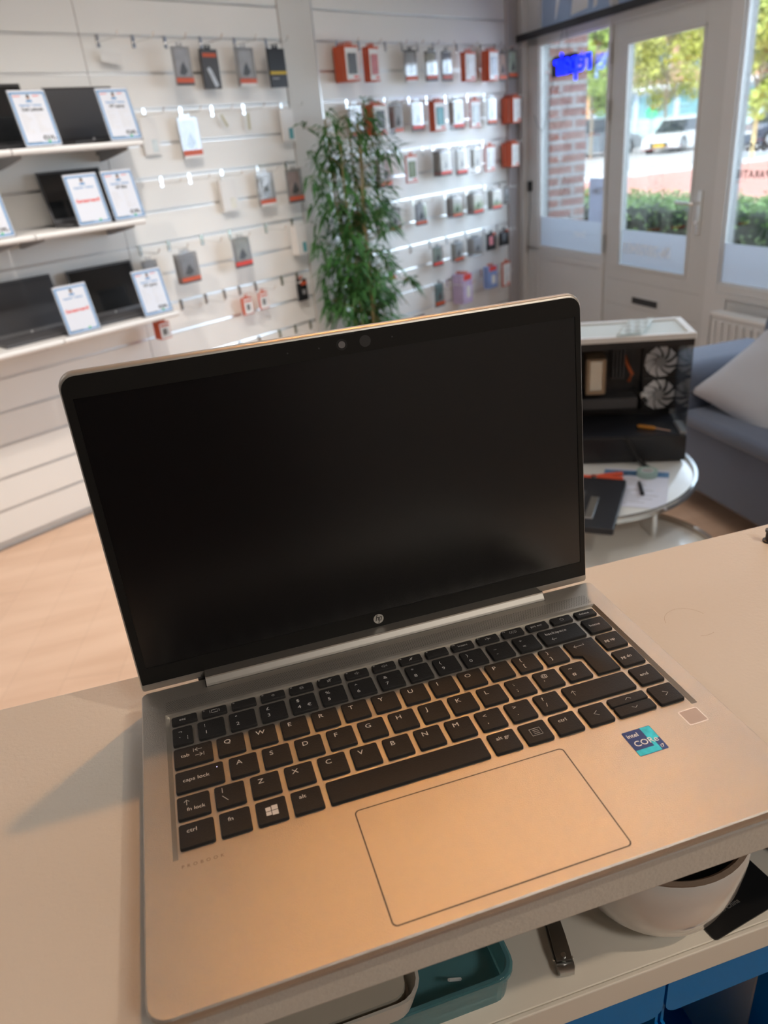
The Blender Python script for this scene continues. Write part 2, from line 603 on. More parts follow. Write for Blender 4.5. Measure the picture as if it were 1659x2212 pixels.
def window(name, t0, t1, z0, z1, film=None, bead=9):
    b = MB()
    for (a0, a1, c0, c1) in ((t0 - 4, t0 + bead, z0, z1), (t1 - bead, t1 + 4, z0, z1), (t0, t1, z0 - 4, z0 + bead), (t0, t1, z1 - bead, z1 + 4)):
        b.box(a0, a1, 12, 34, fh(c0), fh(c1), 2)
    o = struct(b.build(name, M['paint']), FR, RF)
    MB().box(t0, t1, 24, 28, fh(z0), fh(z1)).build('pane', M['glass'], o)
    if film:
        MB().box(t0 + 6, t1 - 6, 22.4, 23.4, fh(film[0]), fh(film[1])).build('frosted_film', M['frost2' if z0 > 800 else 'frost'], o)
    return o
w1 = window('window_1', 258, 1061, -511, 803, (-505, -300))
w2 = window('window_2', 2133, 3500, -556, 803, (-550, -346))
w3 = window('window_3', 258, 1056, 884, 1400, (884, 1395))
w4 = window('window_4', 1100, 3600, 884, 1400, (884, 1395))
# window lettering, read from the street
def mirrored(body, size, m, tright, z, parent, xs=1.0, bold=0.3, sp=1.0, align='RIGHT', off=21.5):
    # the text faces the street: seen from inside its last letter is leftmost
    return text(body, size, m, 'window_lettering', parent, (tright, off, fh(z)), (PI / 2, 0, PI), align, 0.15, bold, sp, xs)
mirrored('REPARATIE', 50, M['film'], 2172, -24, w2, 1.0, 0.8, 1.15)
mirrored('TELEFOON', 54, M['film'], 2215, 98, w2, 1.0, 0.8, 1.15)
mirrored('Smart', 62, M['filmw'], 700, -410, w1, 1.0, 0.5)
for i, (a, b) in enumerate(((430, 560), (620, 800), (860, 900))):       # pale graphic on the fanlight
    MB().prism([(a, fh(915)), (a + (20 if i == 0 else b - a), fh(930)), (b + 60, fh(1380)), (a + 60, fh(1380))], 21, 22, 'y').build(
        'fanlight_graphic', M['filmw'], w3)
# the door
d = MB()
d.box(1096, 1238, 8, 52, 6, fh(820), 2).box(1868, 2046, 8, 52, 6, fh(820), 2)
d.box(1238, 1868, 8, 52, fh(688), fh(820), 0).box(1238, 1868, 8, 52, 6, fh(-548), 0)
door = struct(d.build('door_1', M['door']), FR, RF)
b = MB()
for (a0, a1, c0, c1) in ((1228, 1248, -552, 694), (1860, 1880, -552, 694), (1228, 1880, -562, -540), (1228, 1880, 680, 700)):
    b.box(a0, a1, 3, 12, fh(c0), fh(c1), 3)
b.build('glazing_bead', M['door'], door)
MB().box(1238, 1868, 28, 32, fh(-548), fh(688)).build('pane', M['glass'], door)
MB().box(1246, 1862, 26.4, 27.4, fh(-545), fh(-332)).build('frosted_film', M['frost'], door)
text('06-28720451', 88, M['filmw'], 'window_lettering', door, (1252, 25.6, fh(-470)), (PI / 2, 0, PI), 'RIGHT', 0.15, 0.3, 1.0, 0.98)
ml = MB()
for z in (-640, -800, -960):
    ml.box(1140, 2000, 6.8, 8.2, fh(z), fh(z + 3))
ml.build('board_seam', M['groove'], door)
ms = MB().box(1395, 1670, 2, 10, fh(-778), fh(-718), 3).build('mail_slot', M['door'], door)
MB().box(1410, 1655, 0.5, 4, fh(-768), fh(-728), 1).build('slot_flap', M['black'], ms)
hp = MB().box(1925, 1961, 0, 9, fh(-318), fh(-88), 4).build('handle_plate', M['insert'], door, 'a')
MB().tube([(1943, 2, fh(-150)), (1943, -48, fh(-150)), (1930, -54, fh(-150)), (1815, -54, fh(-146))], 9, 10).build('door_handle', M['chrome'], hp, 'a')
MB().tube([(1943, -2, fh(-250)), (1943, -14, fh(-250))], 9, 12).build('lock_cylinder', M['chrome'], hp, 'a')
for z in (600, 300, -480, -1080):
    MB().tube([(1094, -4, fh(z)), (1094, -4, fh(z + 110))], 8, 8).build('hinge', M['steel'], door, 'a')

# brick reveal and outside jamb
struct(MB().box(-1500, 255, 90, 400, -100, 3400).build('wall_outside', mat_brick('old_brick', (0.42, 0.14, 0.10), (0.55, 0.27, 0.21), (0.62, 0.58, 0.57), 0.22, 0.075, 0.014)), FR, RF)
struct(MB().box(3700, 9000, 82, 400, -100, 3400).box(255, 3700, 82, 400, 2690, 3400).build('wall_outside_1', MATS['old_brick']), FR, RF)

# black curtain rail across the shop front
tag(MB().box(90, 3400, -75, -45, fh(838), fh(880), 3).box(300, 320, -60, 4, fh(850), fh(870)).box(2080, 2100, -60, 4, fh(850), fh(870)).build(
    'curtain_rail', M['black']), 'long black rail running across the shop front above the door', 'rail', loc=FR, rotz=RF)

cb = thing('backdrop', 'tall dark brown cabinet behind the camera, added for its dim reflection in the laptop screen', 'backdrop', W(-250, -1500, FL))  # unseen addition that keeps the left of the laptop screen dark
MB().box(-750, 640, -380, 0, 60, 1900, 4).build('backdrop_body', mat('backdrop_brown', (0.045, 0.018, 0.012), 0.5, var=0.3, vs_=3), cb)
MB().box(-740, -60, 0, 18, 80, 1880, 3).build('backdrop_front', MATS['backdrop_brown'], cb)
MB().box(-50, 630, 0, 18, 80, 1880, 3).build('backdrop_front', MATS['backdrop_brown'], cb)
MB().box(-720, 610, -360, -20, 0, 60).build('backdrop_foot', M['black'], cb)

# ================================================================== the counter
ct = thing('counter', 'pale laminate shop counter with an open shelf, under the laptop', 'counter', W(0, 0, FL), math.radians(-0.6))
mlam = mat('counter_laminate', (0.60, 0.57, 0.52), 0.42, var=0.03, vs_=3, bump=0.35, bs=420)
t = mlam.node_tree      # worn ring left by a cup, lying in the laminate
bs = t.nodes['Principled BSDF']
mb = MB()
mb.box(-1500, 1500, 12, 264, -20.2 - 22 - FL, -20.2 - FL, 1.2)
wt = mb.build('worktop', mlam, ct)
for (cx, cy, r, a0, a1) in ((371, 171, 15.5, 0.2, 2.9), (373, 168, 16, -1.9, -1.2), (450, 120, 22, 1.9, 2.5)):
    rg = MB()
    pts = [(cx + r * math.cos(a0 + (a1 - a0) * i / 24), cy + r * math.sin(a0 + (a1 - a0) * i / 24)) for i in range(25)]
    for p, q in zip(pts, pts[1:]):
        pass
    rg.tube([(p[0], p[1], -20.2 - FL) for p in pts], 0.12, 4).build('ring_stain', mat('stain', (0.45, 0.37, 0.30), 0.7), wt)

mlam2 = mat('shelf_laminate', (0.78, 0.74, 0.66), 0.5, var=0.06, vs_=8)
sh = MB().box(-1480, 1480, 88, 244, -268 - FL, -250 - FL, 1).build('shelf', mlam2, ct)
MB().box(-1480, 1480, 84, 88, -276 - FL, -249.6 - FL, 1).build('edge_strip', mlam2, sh)
MB().box(-1480, 1480, 62, 244, -560 - FL, -542 - FL, 1).build('shelf', mlam2, ct)
MB().box(-1500, 1500, 244, 262, 0, -42.5 - FL).build('back_panel', mlam2, ct)
MB().box(-1500, -1481, 30, 244, 0, -42.5 - FL).build('side_panel', mlam2, ct)
MB().box(1481, 1500, 30, 244, 0, -42.5 - FL).build('side_panel', mlam2, ct)
MB().box(430, 448, 110, 244, -541 - FL, -277 - FL).build('divider', mlam2, ct)

# ================================================================== the laptop
lap = thing('laptop', 'open silver laptop with a dark screen, lying on the pale counter', 'laptop', W(0, 0, 0))
def inset(o, d):
    return rrect(d, 321.9 - d, d, 213.8 - d, [max(10 - d, 2), max(10 - d, 2), max(4 - d, 1), max(4 - d, 1)])
def notch(pts):          # cut the hinge notch into the rear edge of an outline from rrect
    out = []
    done = False
    ym = max(p[1] for p in pts)
    for i, p in enumerate(pts):
        out.append(p)
        q = pts[(i + 1) % len(pts)]
        if not done and abs(p[1] - ym) < 1e-6 and abs(q[1] - ym) < 1e-6 and p[0] - q[0] > 100:
            out += [(281, ym), (281, 204.3), (40.3, 204.3), (40.3, ym)]
            done = True
    return out
mb = MB()
bm = mb.bm
prev = None
first = None
for z, dd in ((-16.5, 9), (-14, 5.5), (-9, 2.2), (-4, 0.3), (-0.7, 0), (0, 0.7)):
    pts = notch(inset(0, dd))
    vsr = [bm.verts.new((x * K, y * K, z * K)) for x, y in pts]
    if prev:
        for k in range(len(vsr)):
            bm.faces.new((prev[k], prev[(k + 1) % len(vsr)], vsr[(k + 1) % len(vsr)], vsr[k]))
    else:
        bm.faces.new(vsr[::-1])
    prev = vsr
well = [(14, 76), (309.3, 76), (309.3, 187), (14, 187)]
wv = [bm.verts.new((x * K, y * K, 0)) for x, y in well]
wv2 = [bm.verts.new((x * K, y * K, -1.7 * K)) for x, y in ((16.3, 76.5), (306.9, 76.5), (306.9, 186.4), (16.3, 186.4))]
for k in range(4):
    bm.faces.new((wv[k], wv[(k + 1) % 4], wv2[(k + 1) % 4], wv2[k]))
bm.faces.new(wv2)
bm.edges.ensure_lookup_table()
eds = []
for lp in (prev, wv):
    for k in range(len(lp)):
        e = bm.edges.get((lp[k], lp[(k + 1) % len(lp)]))
        if e is None:
            e = bm.edges.new((lp[k], lp[(k + 1) % len(lp)]))
        eds.append(e)
bmesh.ops.triangle_fill(bm, use_beauty=True, edges=eds)
base = mb.build('base', M['deck'], lap)
for fx in (24, 150, 290):
    MB().box(fx, fx + 14, 22, 28, -20, -16, 0.6).build('rubber_foot', M['rubber'], base)
    MB().box(fx, fx + 14, 186, 192, -20, -16, 0.6).build('rubber_foot', M['rubber'], base)
# speaker grille
mb = MB()
nx = 222
for j in range(9):
    for i in range(nx):
        x = 15 + i * (294 / nx) + (0.66 if j % 2 else 0)
        y = 189.6 + j * 1.15
        vv = [mb.bm.verts.new(((x + 0.33 * math.cos(a)) * K, (y + 0.33 * math.sin(a)) * K, 0.015 * K)) for a in
              [k * PI / 3 for k in range(6)]]
        mb.bm.faces.new(vv)
mb.build('speaker_grille', M['grille'], base)
# hinge bar
MB().prism([(204.6, -9), (204.6, 0.6), (205.2, 1.6), (207.4, 4.4), (208.2, 4.9), (218.0, 3.6), (218.4, -9)], 41, 280.3, 'x').build('hinge_bar', mat('hinge_silver', (0.34, 0.33, 0.31), 0.45, 0.85), lap)
MB().box(36, 285, 216.5, 219, -10, -1).build('hinge_barrel', M['line'], lap)
# touchpad
tp = MB().prism(rrect(104.2, 221.8, 6.2, 73.2, 2.6), -0.3, 0.012).build('touchpad_gap', M['line'], lap)
MB().prism(rrect(104.9, 221.1, 6.9, 72.5, 2.1), 0.0, 0.05, bev=0.03).build('touchpad', M['deck'], lap)
fp = MB().prism(rrect(293.9, 306.2, 61.8, 73.2, 1.0), -0.2, 0.05).build('fingerprint_reader', mat('reader_rim', (0.62, 0.58, 0.54), 0.35, 0.85), lap)
MB().prism(rrect(294.5, 305.7, 62.3, 72.7, 0.8), 0.0, 0.09).build('sensor_pad', mat('reader_pad', (0.50, 0.44, 0.42), 0.6, 0.2), fp)
# sticker
st = MB().prism(rrect(256, 273.6, 52, 70.3, 0.8), 0.0, 0.12).build('sticker', mat('sticker_blue', (0.012, 0.035, 0.16), 0.3, 0.3), lap)
st['label'] = 'dark blue and teal processor sticker'
teal = mat('sticker_teal', (0.03, 0.42, 0.50), 0.3, 0.6, var=0.45, vs_=260)
MB().prism([(267.4, 58.6), (270.6, 58.6), (270.6, 70.1), (267.4, 70.1)], 0.12, 0.15).prism([(270.6, 60.6), (273.4, 60.6), (273.4, 69.9), (270.6, 70.1)], 0.12, 0.15).prism(
    [(256.2, 52.2), (267.4, 52.2), (267.4, 56.2), (256.2, 56.2)], 0.12, 0.15).prism([(267.4, 52.2), (269.6, 52.2), (269.6, 58.6), (267.4, 58.6)], 0.12, 0.15).build('sticker_accent', teal, st)
wl_ = mat('sticker_white', (0.85, 0.87, 0.9), 0.4)
text('intel', 4.0, wl_, 'lettering', st, (257.3, 65.4, 0.17), bold=0.05, ext=0.01)
text('CORe', 5.6, wl_, 'lettering', st, (258.0, 58.6, 0.17), bold=0.03, ext=0.01, xs=0.98)
text('i7', 3.2, wl_, 'lettering', st, (270.2, 53.6, 0.17), bold=0.02, ext=0.01)
text('PROBOOK', 2.7, mat('deck_print', (0.20, 0.15, 0.12), 0.6, 0.3), 'model_lettering', lap, (17.8, 70.2, 0.01), ext=0.01, spacing=1.93)

# keys
ROWS = {0: (81.8, 97.2), 1: (100.7, 116.2), 2: (119.6, 135.0), 3: (138.6, 154.0), 4: (157.2, 172.4), 5: (175.8, 182.8)}
def key(x0, x1, y0, y1, poly=None):
    mb = MB()
    if poly is None:
        def lp(dx, z):
            return [(x, y, z) for x, y in rrect(x0 + dx, x1 - dx, y0 + dx, y1 - dx, 1.0, 3)]
        loft(mb, [lp(0, -1.7), lp(0.05, -0.25), lp(0.30, 0.12), lp(0.6, 0.2)])
    else:
        mb.prism(poly, -1.7, 0.2, bev=0.35)
    return mb.build('key', M['key'], lap, True)
LZ = 0.215
def leg(k, s, x, y, size, xs=1.12, bold=0.0):
    return text(s, size, M['legend'], 'legend', k, (x, y, LZ), ext=0.006, bold=bold, xs=xs)
def shape_leg(k, segs, r=0.13):
    mb = MB()
    for sg in segs:
        mb.tube([(p[0], p[1], LZ) for p in sg], r, 4)
    return mb.build('legend', M['legend'], k)
def one(row, x0, x1, items):
    y0, y1 = ROWS[row]
    k = key(x0, x1, y0, y1)
    for it in items:
        leg(k, it[0], x0 + it[1], y1 - it[2], it[3], *(it[4:]))
    return k
P = 18.745
KW = 15.7
for i, c in enumerate('QWERTYUIOP'):
    one(3, 42.1 + i * P, 42.1 + i * P + KW, [(c, 3.9, 6.4, 4.6)])
for i, c in enumerate('{}'):
    one(3, 42.1 + (10 + i) * P, 42.1 + (10 + i) * P + KW, [(c, 4.2, 5.4, 3.9), ('[]'[i], 4.2, 11.2, 3.9)])
for i, c in enumerate('ASDFGHJKL'):
    k = one(2, 47.1 + i * P, 47.1 + i * P + KW, [(c, 3.9, 6.4, 4.6)])
for i, (a, b) in enumerate(((':', ';'), ('@', "'"), ('~', '#'))):
    one(2, 47.1 + (9 + i) * P, 47.1 + (9 + i) * P + KW, [(a, 4.0, 5.8, 4.0), (b, 4.0, 11.4, 4.0)])
for i, c in enumerate('ZXCVBNM'):
    one(1, 56.6 + i * P, 56.6 + i * P + KW, [(c, 3.9, 6.4, 4.6)])
for i, (a, b) in enumerate((('<', ','), ('>', '.'), ('?', '/'))):
    one(1, 56.6 + (7 + i) * P, 56.6 + (7 + i) * P + KW, [(a, 4.0, 5.8, 4.0), (b, 4.4, 11.0, 4.2)])
for i, (a, b) in enumerate(zip('!"\u00a3$%^&*()_+', '1234567890-=')):
    x = 32.46 + i * P
    k = one(4, x, x + KW, [(a, 3.6, 5.6, 3.7), (b, 3.6, 11.6, 3.9)])
    if b == '4':
        leg(k, '\u20ac', x + 9.6, 172.4 - 11.6, 3.7)
one(4, 17.5, 29.2, [('\u00ac', 3.5, 5.6, 3.6), ('`', 3.5, 11.6, 4.2), ('\u00a6', 8.2, 11.2, 3.6)])
k = one(4, 257.2, 286.6, [('backspace', 4.0, 5.8, 3.4)])
shape_leg(k, [[(263, 161.5), (266.6, 161.5)], [(264.4, 162.8), (263, 161.5), (264.4, 160.2)]])
k = one(3, 17.5, 39.3, [('tab', 3.9, 8.2, 3.5)])
shape_leg(k, [[(29.5, 149.6), (33.5, 149.6)], [(31, 151), (29.5, 149.6), (31, 148.2)], [(28.7, 151), (28.7, 148.2)],
              [(29.5, 145), (33.5, 145)], [(32, 146.4), (33.5, 145), (32, 143.6)], [(34.3, 146.4), (34.3, 143.6)]])
k = one(2, 17.5, 43.8, [('caps lock', 3.9, 8.6, 3.5)])
MB().lathe([(0, LZ - .02), (0.32, LZ - .02), (0.32, LZ), (0, LZ)], 40.4, 131.2, 10).build('caps_light', mat('led', (0.6, 0.6, 0.8), emit=(0.5, 0.5, 1), es=2.0), k)
k = one(1, 17.5, 34.6, [('fn lock', 5.0, 11.0, 3.3, 1.05)])
shape_leg(k, [[(22.6, 113), (22.6, 109.3)], [(21.2, 111.6), (22.6, 113), (24.0, 111.6)]])
k = one(1, 37.3, 53.2, [])
shape_leg(k, [[(41.5, 114.2), (41.5, 110.8)], [(41.2, 108.6), (44, 104.8)]], 0.16)
k = one(1, 244.2, 286.6, [])
shape_leg(k, [[(249.5, 111.5), (249.5, 107.4)], [(248, 110), (249.5, 111.5), (251, 110)]])
key(267, 287.4, 0, 0, [(272.2, 119.6), (287.4, 119.6), (287.4, 154.0), (267, 154.0), (267, 140.6), (272.2, 138.4)])
shape_leg(lap.children[-1], [[(271.5, 148.4), (278.8, 148.4), (278.8, 149.9)], [(272.9, 149.7), (271.5, 148.4), (272.9, 147.1)]])
one(0, 17.5, 35.2, [('ctrl', 3.9, 6.2, 3.5)])
one(0, 38.1, 53.8, [('fn', 4.2, 6.6, 3.5)])
k = one(0, 56.8, 72.6, [])
mb = MB()
for (a, b, c, d2) in ((61.6, 64.3, 89.3, 91.9), (64.7, 67.9, 89.4, 92.4), (61.6, 64.3, 86.5, 88.9), (64.7, 67.9, 86.0, 89.0)):
    mb.box(a, b, c, d2, LZ - 0.02, LZ)
mb.build('legend', M['legend'], k)
one(0, 75.6, 91.5, [('alt', 3.9, 5.9, 3.5)])
one(0, 94.6, 184.2, [])
one(0, 187.4, 203.4, [('alt gr', 3.9, 6.2, 3.5)])
k = one(0, 206.4, 222.4, [])
shape_leg(k, [[(211.3, 91.9), (217.5, 91.9), (217.5, 86.7), (211.3, 86.7), (211.3, 91.9)], [(212.9, 90.6), (216.2, 90.6)], [(212.9, 89.3), (216.2, 89.3)], [(212.9, 88.0), (216.2, 88.0)]])
one(0, 225.4, 241.4, [('ctrl', 4.0, 6.4, 3.5)])
k = one(0, 244.6, 260.4, [])
shape_leg(k, [[(253.6, 91.4), (251.0, 89.6), (253.6, 87.8)]], 0.15)
k = one(0, 289.9, 305.6, [])
shape_leg(k, [[(296.8, 91.2), (299.4, 89.4), (296.8, 87.6)]], 0.15)
k = key(263.2, 287.2, 90.3, 97.2)
shape_leg(k, [[(273.6, 93.0), (275.4, 94.4), (277.2, 93.0)]], 0.13)
k = key(263.2, 287.2, 81.8, 89.6)
shape_leg(k, [[(273.6, 86.6), (275.4, 85.2), (277.2, 86.6)]], 0.13)
one(1, 289.9, 305.6, [('end', 3.6, 8.6, 3.4)])
one(2, 289.9, 305.6, [('pg dn', 2.6, 8.6, 3.4, 1.0)])
one(3, 289.9, 305.6, [('pg up', 2.6, 8.6, 3.4, 1.0)])
one(4, 289.9, 305.6, [('home', 2.6, 8.6, 3.4, 1.0)])
FP = 18.17
top = ['esc'] + ['f%d' % i for i in range(1, 13)] + ['prt scr', '', 'delete']
for i, s in enumerate(top):
    x = 17.5 + i * FP
    k = key(x, x + 15.2, *ROWS[5])
    if i in (0, 13, 15):
        leg(k, s, x + (4.5 if i == 0 else 2.6), 178.3, 2.8)
    elif i != 14:
        leg(k, s, x + 0.9, 180.9, 1.5, 1.1)
    cx, cy = x + 7.8, 179.2
    if i == 1:
        shape_leg(k, [[(cx - 1.8, cy + 1.2), (cx + 1.8, cy + 1.2), (cx + 1.8, cy - 1.2), (cx - 1.8, cy - 1.2), (cx - 1.8, cy + 1.2)],
                      [(cx - 2.8, cy + 1.2), (cx - 2.8, cy - 1.2)], [(cx + 2.8, cy + 1.2), (cx + 2.8, cy - 1.2)]])
    elif i in (3, 4):
        q = 1.0 if i == 3 else 1.5
        shape_leg(k, [[(cx + 0.5 * math.cos(a), cy + 0.5 * math.sin(a)), (cx + q * math.cos(a), cy + q * math.sin(a))] for a in [n * PI / 4 for n in range(8)]], 0.1)
    elif i in (5, 6, 7):
        s_ = [[(cx - 1.4, cy + .5), (cx - .7, cy + .5), (cx + .3, cy + 1.3), (cx + .3, cy - 1.3), (cx - .7, cy - .5), (cx - 1.4, cy - .5), (cx - 1.4, cy + .5)]]
        if i == 5:
            s_.append([(cx - 1.5, cy - 1.4), (cx + 1.5, cy + 1.4)])
        for q in range(1, i - 4):
            s_.append([(cx + .5 + q * .6, cy + .4 * q + .2), (cx + .8 + q * .6, cy), (cx + .5 + q * .6, cy - .4 * q - .2)])
        shape_leg(k, s_, 0.1)
    elif i == 8:
        shape_leg(k, [[(cx, cy - .4), (cx, cy + 1.4)], [(cx - .9, cy), (cx, cy - .9), (cx + .9, cy)], [(cx - 1.4, cy - 1.4), (cx + 1.5, cy + 1.4)]], 0.12)
    elif i == 10:
        leg(k, 'insert', x + 4.3, 178.3, 2.8, 1.05)
    elif i == 11:
        shape_leg(k, [[(cx - 1.8, cy), (cx + 1.8, cy)], [(cx - .6, cy + 1.5), (cx + .5, cy), (cx - .6, cy - 1.5)], [(cx - 2, cy + .7), (cx - 1.5, cy), (cx - 2, cy - .7)]], 0.12)
    elif i == 12:
        shape_leg(k, [[(cx - 1.3, cy + 1.4), (cx - 2.7, cy), (cx - 1.3, cy - 1.4)], [(cx + 1.3, cy + 1.4), (cx + 2.7, cy), (cx + 1.3, cy - 1.4)],
                      [(cx, cy + 1.3), (cx + 1.3, cy), (cx, cy - 1.3), (cx - 1.3, cy), (cx, cy + 1.3)]], 0.12)
    elif i == 14:
        shape_leg(k, [[(cx + 1.2 * math.sin(a), cy + 1.2 * math.cos(a)) for a in [0.6 + n * 5.08 / 12 for n in range(13)]], [(cx, cy + .3), (cx, cy + 1.6)]], 0.12)

# lid
lid = MB()
def lo(dx, y, tz=0):
    return [(x, y, z) for x, z in rrect(dx, 321.9 - dx, -2.4 + dx, 205.9 - dx - tz, [2, 2, 9 - dx, 9 - dx], 6)]
loft(lid, [lo(0.9, 0.0, 1.3), lo(0.3, 0.7, 0.8), lo(0, 2.2, 0.3), lo(0, 4.4), lo(0.7, 5.7), lo(2.4, 6.2)])
LR = math.radians(-5.2)
ld = lid.build('lid', M['lidmetal'], lap, True, loc=Vector((0, 218.37, 0)) * K, rot=(LR, 0, 0))
bm_ = MB()
bm = bm_.bm
out = rrect(1.3, 320.6, 3.2, 203.3, [0.8, 0.8, 8.2, 8.2], 6)
inn = [(6.1, 14.6), (317.0, 14.6), (317.0, 190.8), (6.1, 190.8)]
ov = [bm.verts.new((x * K, -0.55 * K, z * K)) for x, z in out]
ob = [bm.verts.new((x * K, 0.1 * K, z * K)) for x, z in out]
iv = [bm.verts.new((x * K, -0.55 * K, z * K)) for x, z in inn]
ib = [bm.verts.new((x * K, 0.1 * K, z * K)) for x, z in inn]
eds = []
for a, b in ((ov, ob), (iv, ib)):
    for k in range(len(a)):
        bm.faces.new((a[k], a[(k + 1) % len(a)], b[(k + 1) % len(a)], b[k]))
        eds.append(bm.edges.get((a[k], a[(k + 1) % len(a)])))
bmesh.ops.triangle_fill(bm, use_beauty=True, edges=eds)
bez = bm_.build('bezel', M['bezel'], ld)
MB().box(5.8, 317.3, -0.12, 0.2, 14.3, 191.1).build('screen', M['panel'], ld)
def disc(x, z, r, y0, y1, m, name, parent, n=24):
    return MB().lathe([(0, 0), (r, 0), (r, (y1 - y0)), (0, (y1 - y0))], 0, 0, n, Matrix.Rotation(PI / 2, 4, 'X')).build(
        name, m, parent, 'a', loc=Vector((x, y1, z)) * K)
w = disc(161.5, 196.9, 3.4, -0.60, -0.50, M['black'], 'webcam', ld)
w.parent = ld
disc(0, 0, 2.1, -0.14, -0.10, mat('lens', (0.16, 0.16, 0.17), 0.25), 'lens', w)
disc(176.1, 196.9, 3.5, -0.60, -0.50, mat('camera_window', (0.035, 0.035, 0.038), 0.4), 'infrared_window', ld)
for x in (128.5, 147.5, 193.2):
    disc(x, 196.9, 0.5, -0.60, -0.50, M['line'], 'microphone_hole', ld, 10)
MB().box(154, 170, -0.8, -0.3, 202.4, 203.1).build('shutter_slider', M['black'], ld)
lg = disc(161.4, 9.4, 3.6, -0.66, -0.55, mat('badge', (0.55, 0.54, 0.52), 0.35, 0.6), 'badge', ld, 32)
lk = MB()
def stroke(pts, wd=0.52):
    for p, q in zip(pts, pts[1:]):
        dx, dz = q[0] - p[0], q[1] - p[1]
        L = math.hypot(dx, dz)
        px, pz = -dz / L * wd / 2, dx / L * wd / 2
        lk.quad((p[0] + px, -0.17, p[1] + pz), (q[0] + px, -0.17, q[1] + pz), (q[0] - px, -0.17, q[1] - pz), (p[0] - px, -0.17, p[1] - pz))
stroke([(-0.75, 3.4), (-2.0, -1.3)])
stroke([(-1.1, 1.2), (0.1, 1.2), (-0.5, -1.3)])
stroke([(1.05, 1.4), (-0.25, -3.4)])
stroke([(1.0, 1.2), (2.25, 1.2), (1.6, -1.2), (0.5, -1.2)])
lk.build('badge_lettering', M['bezel'], lg)

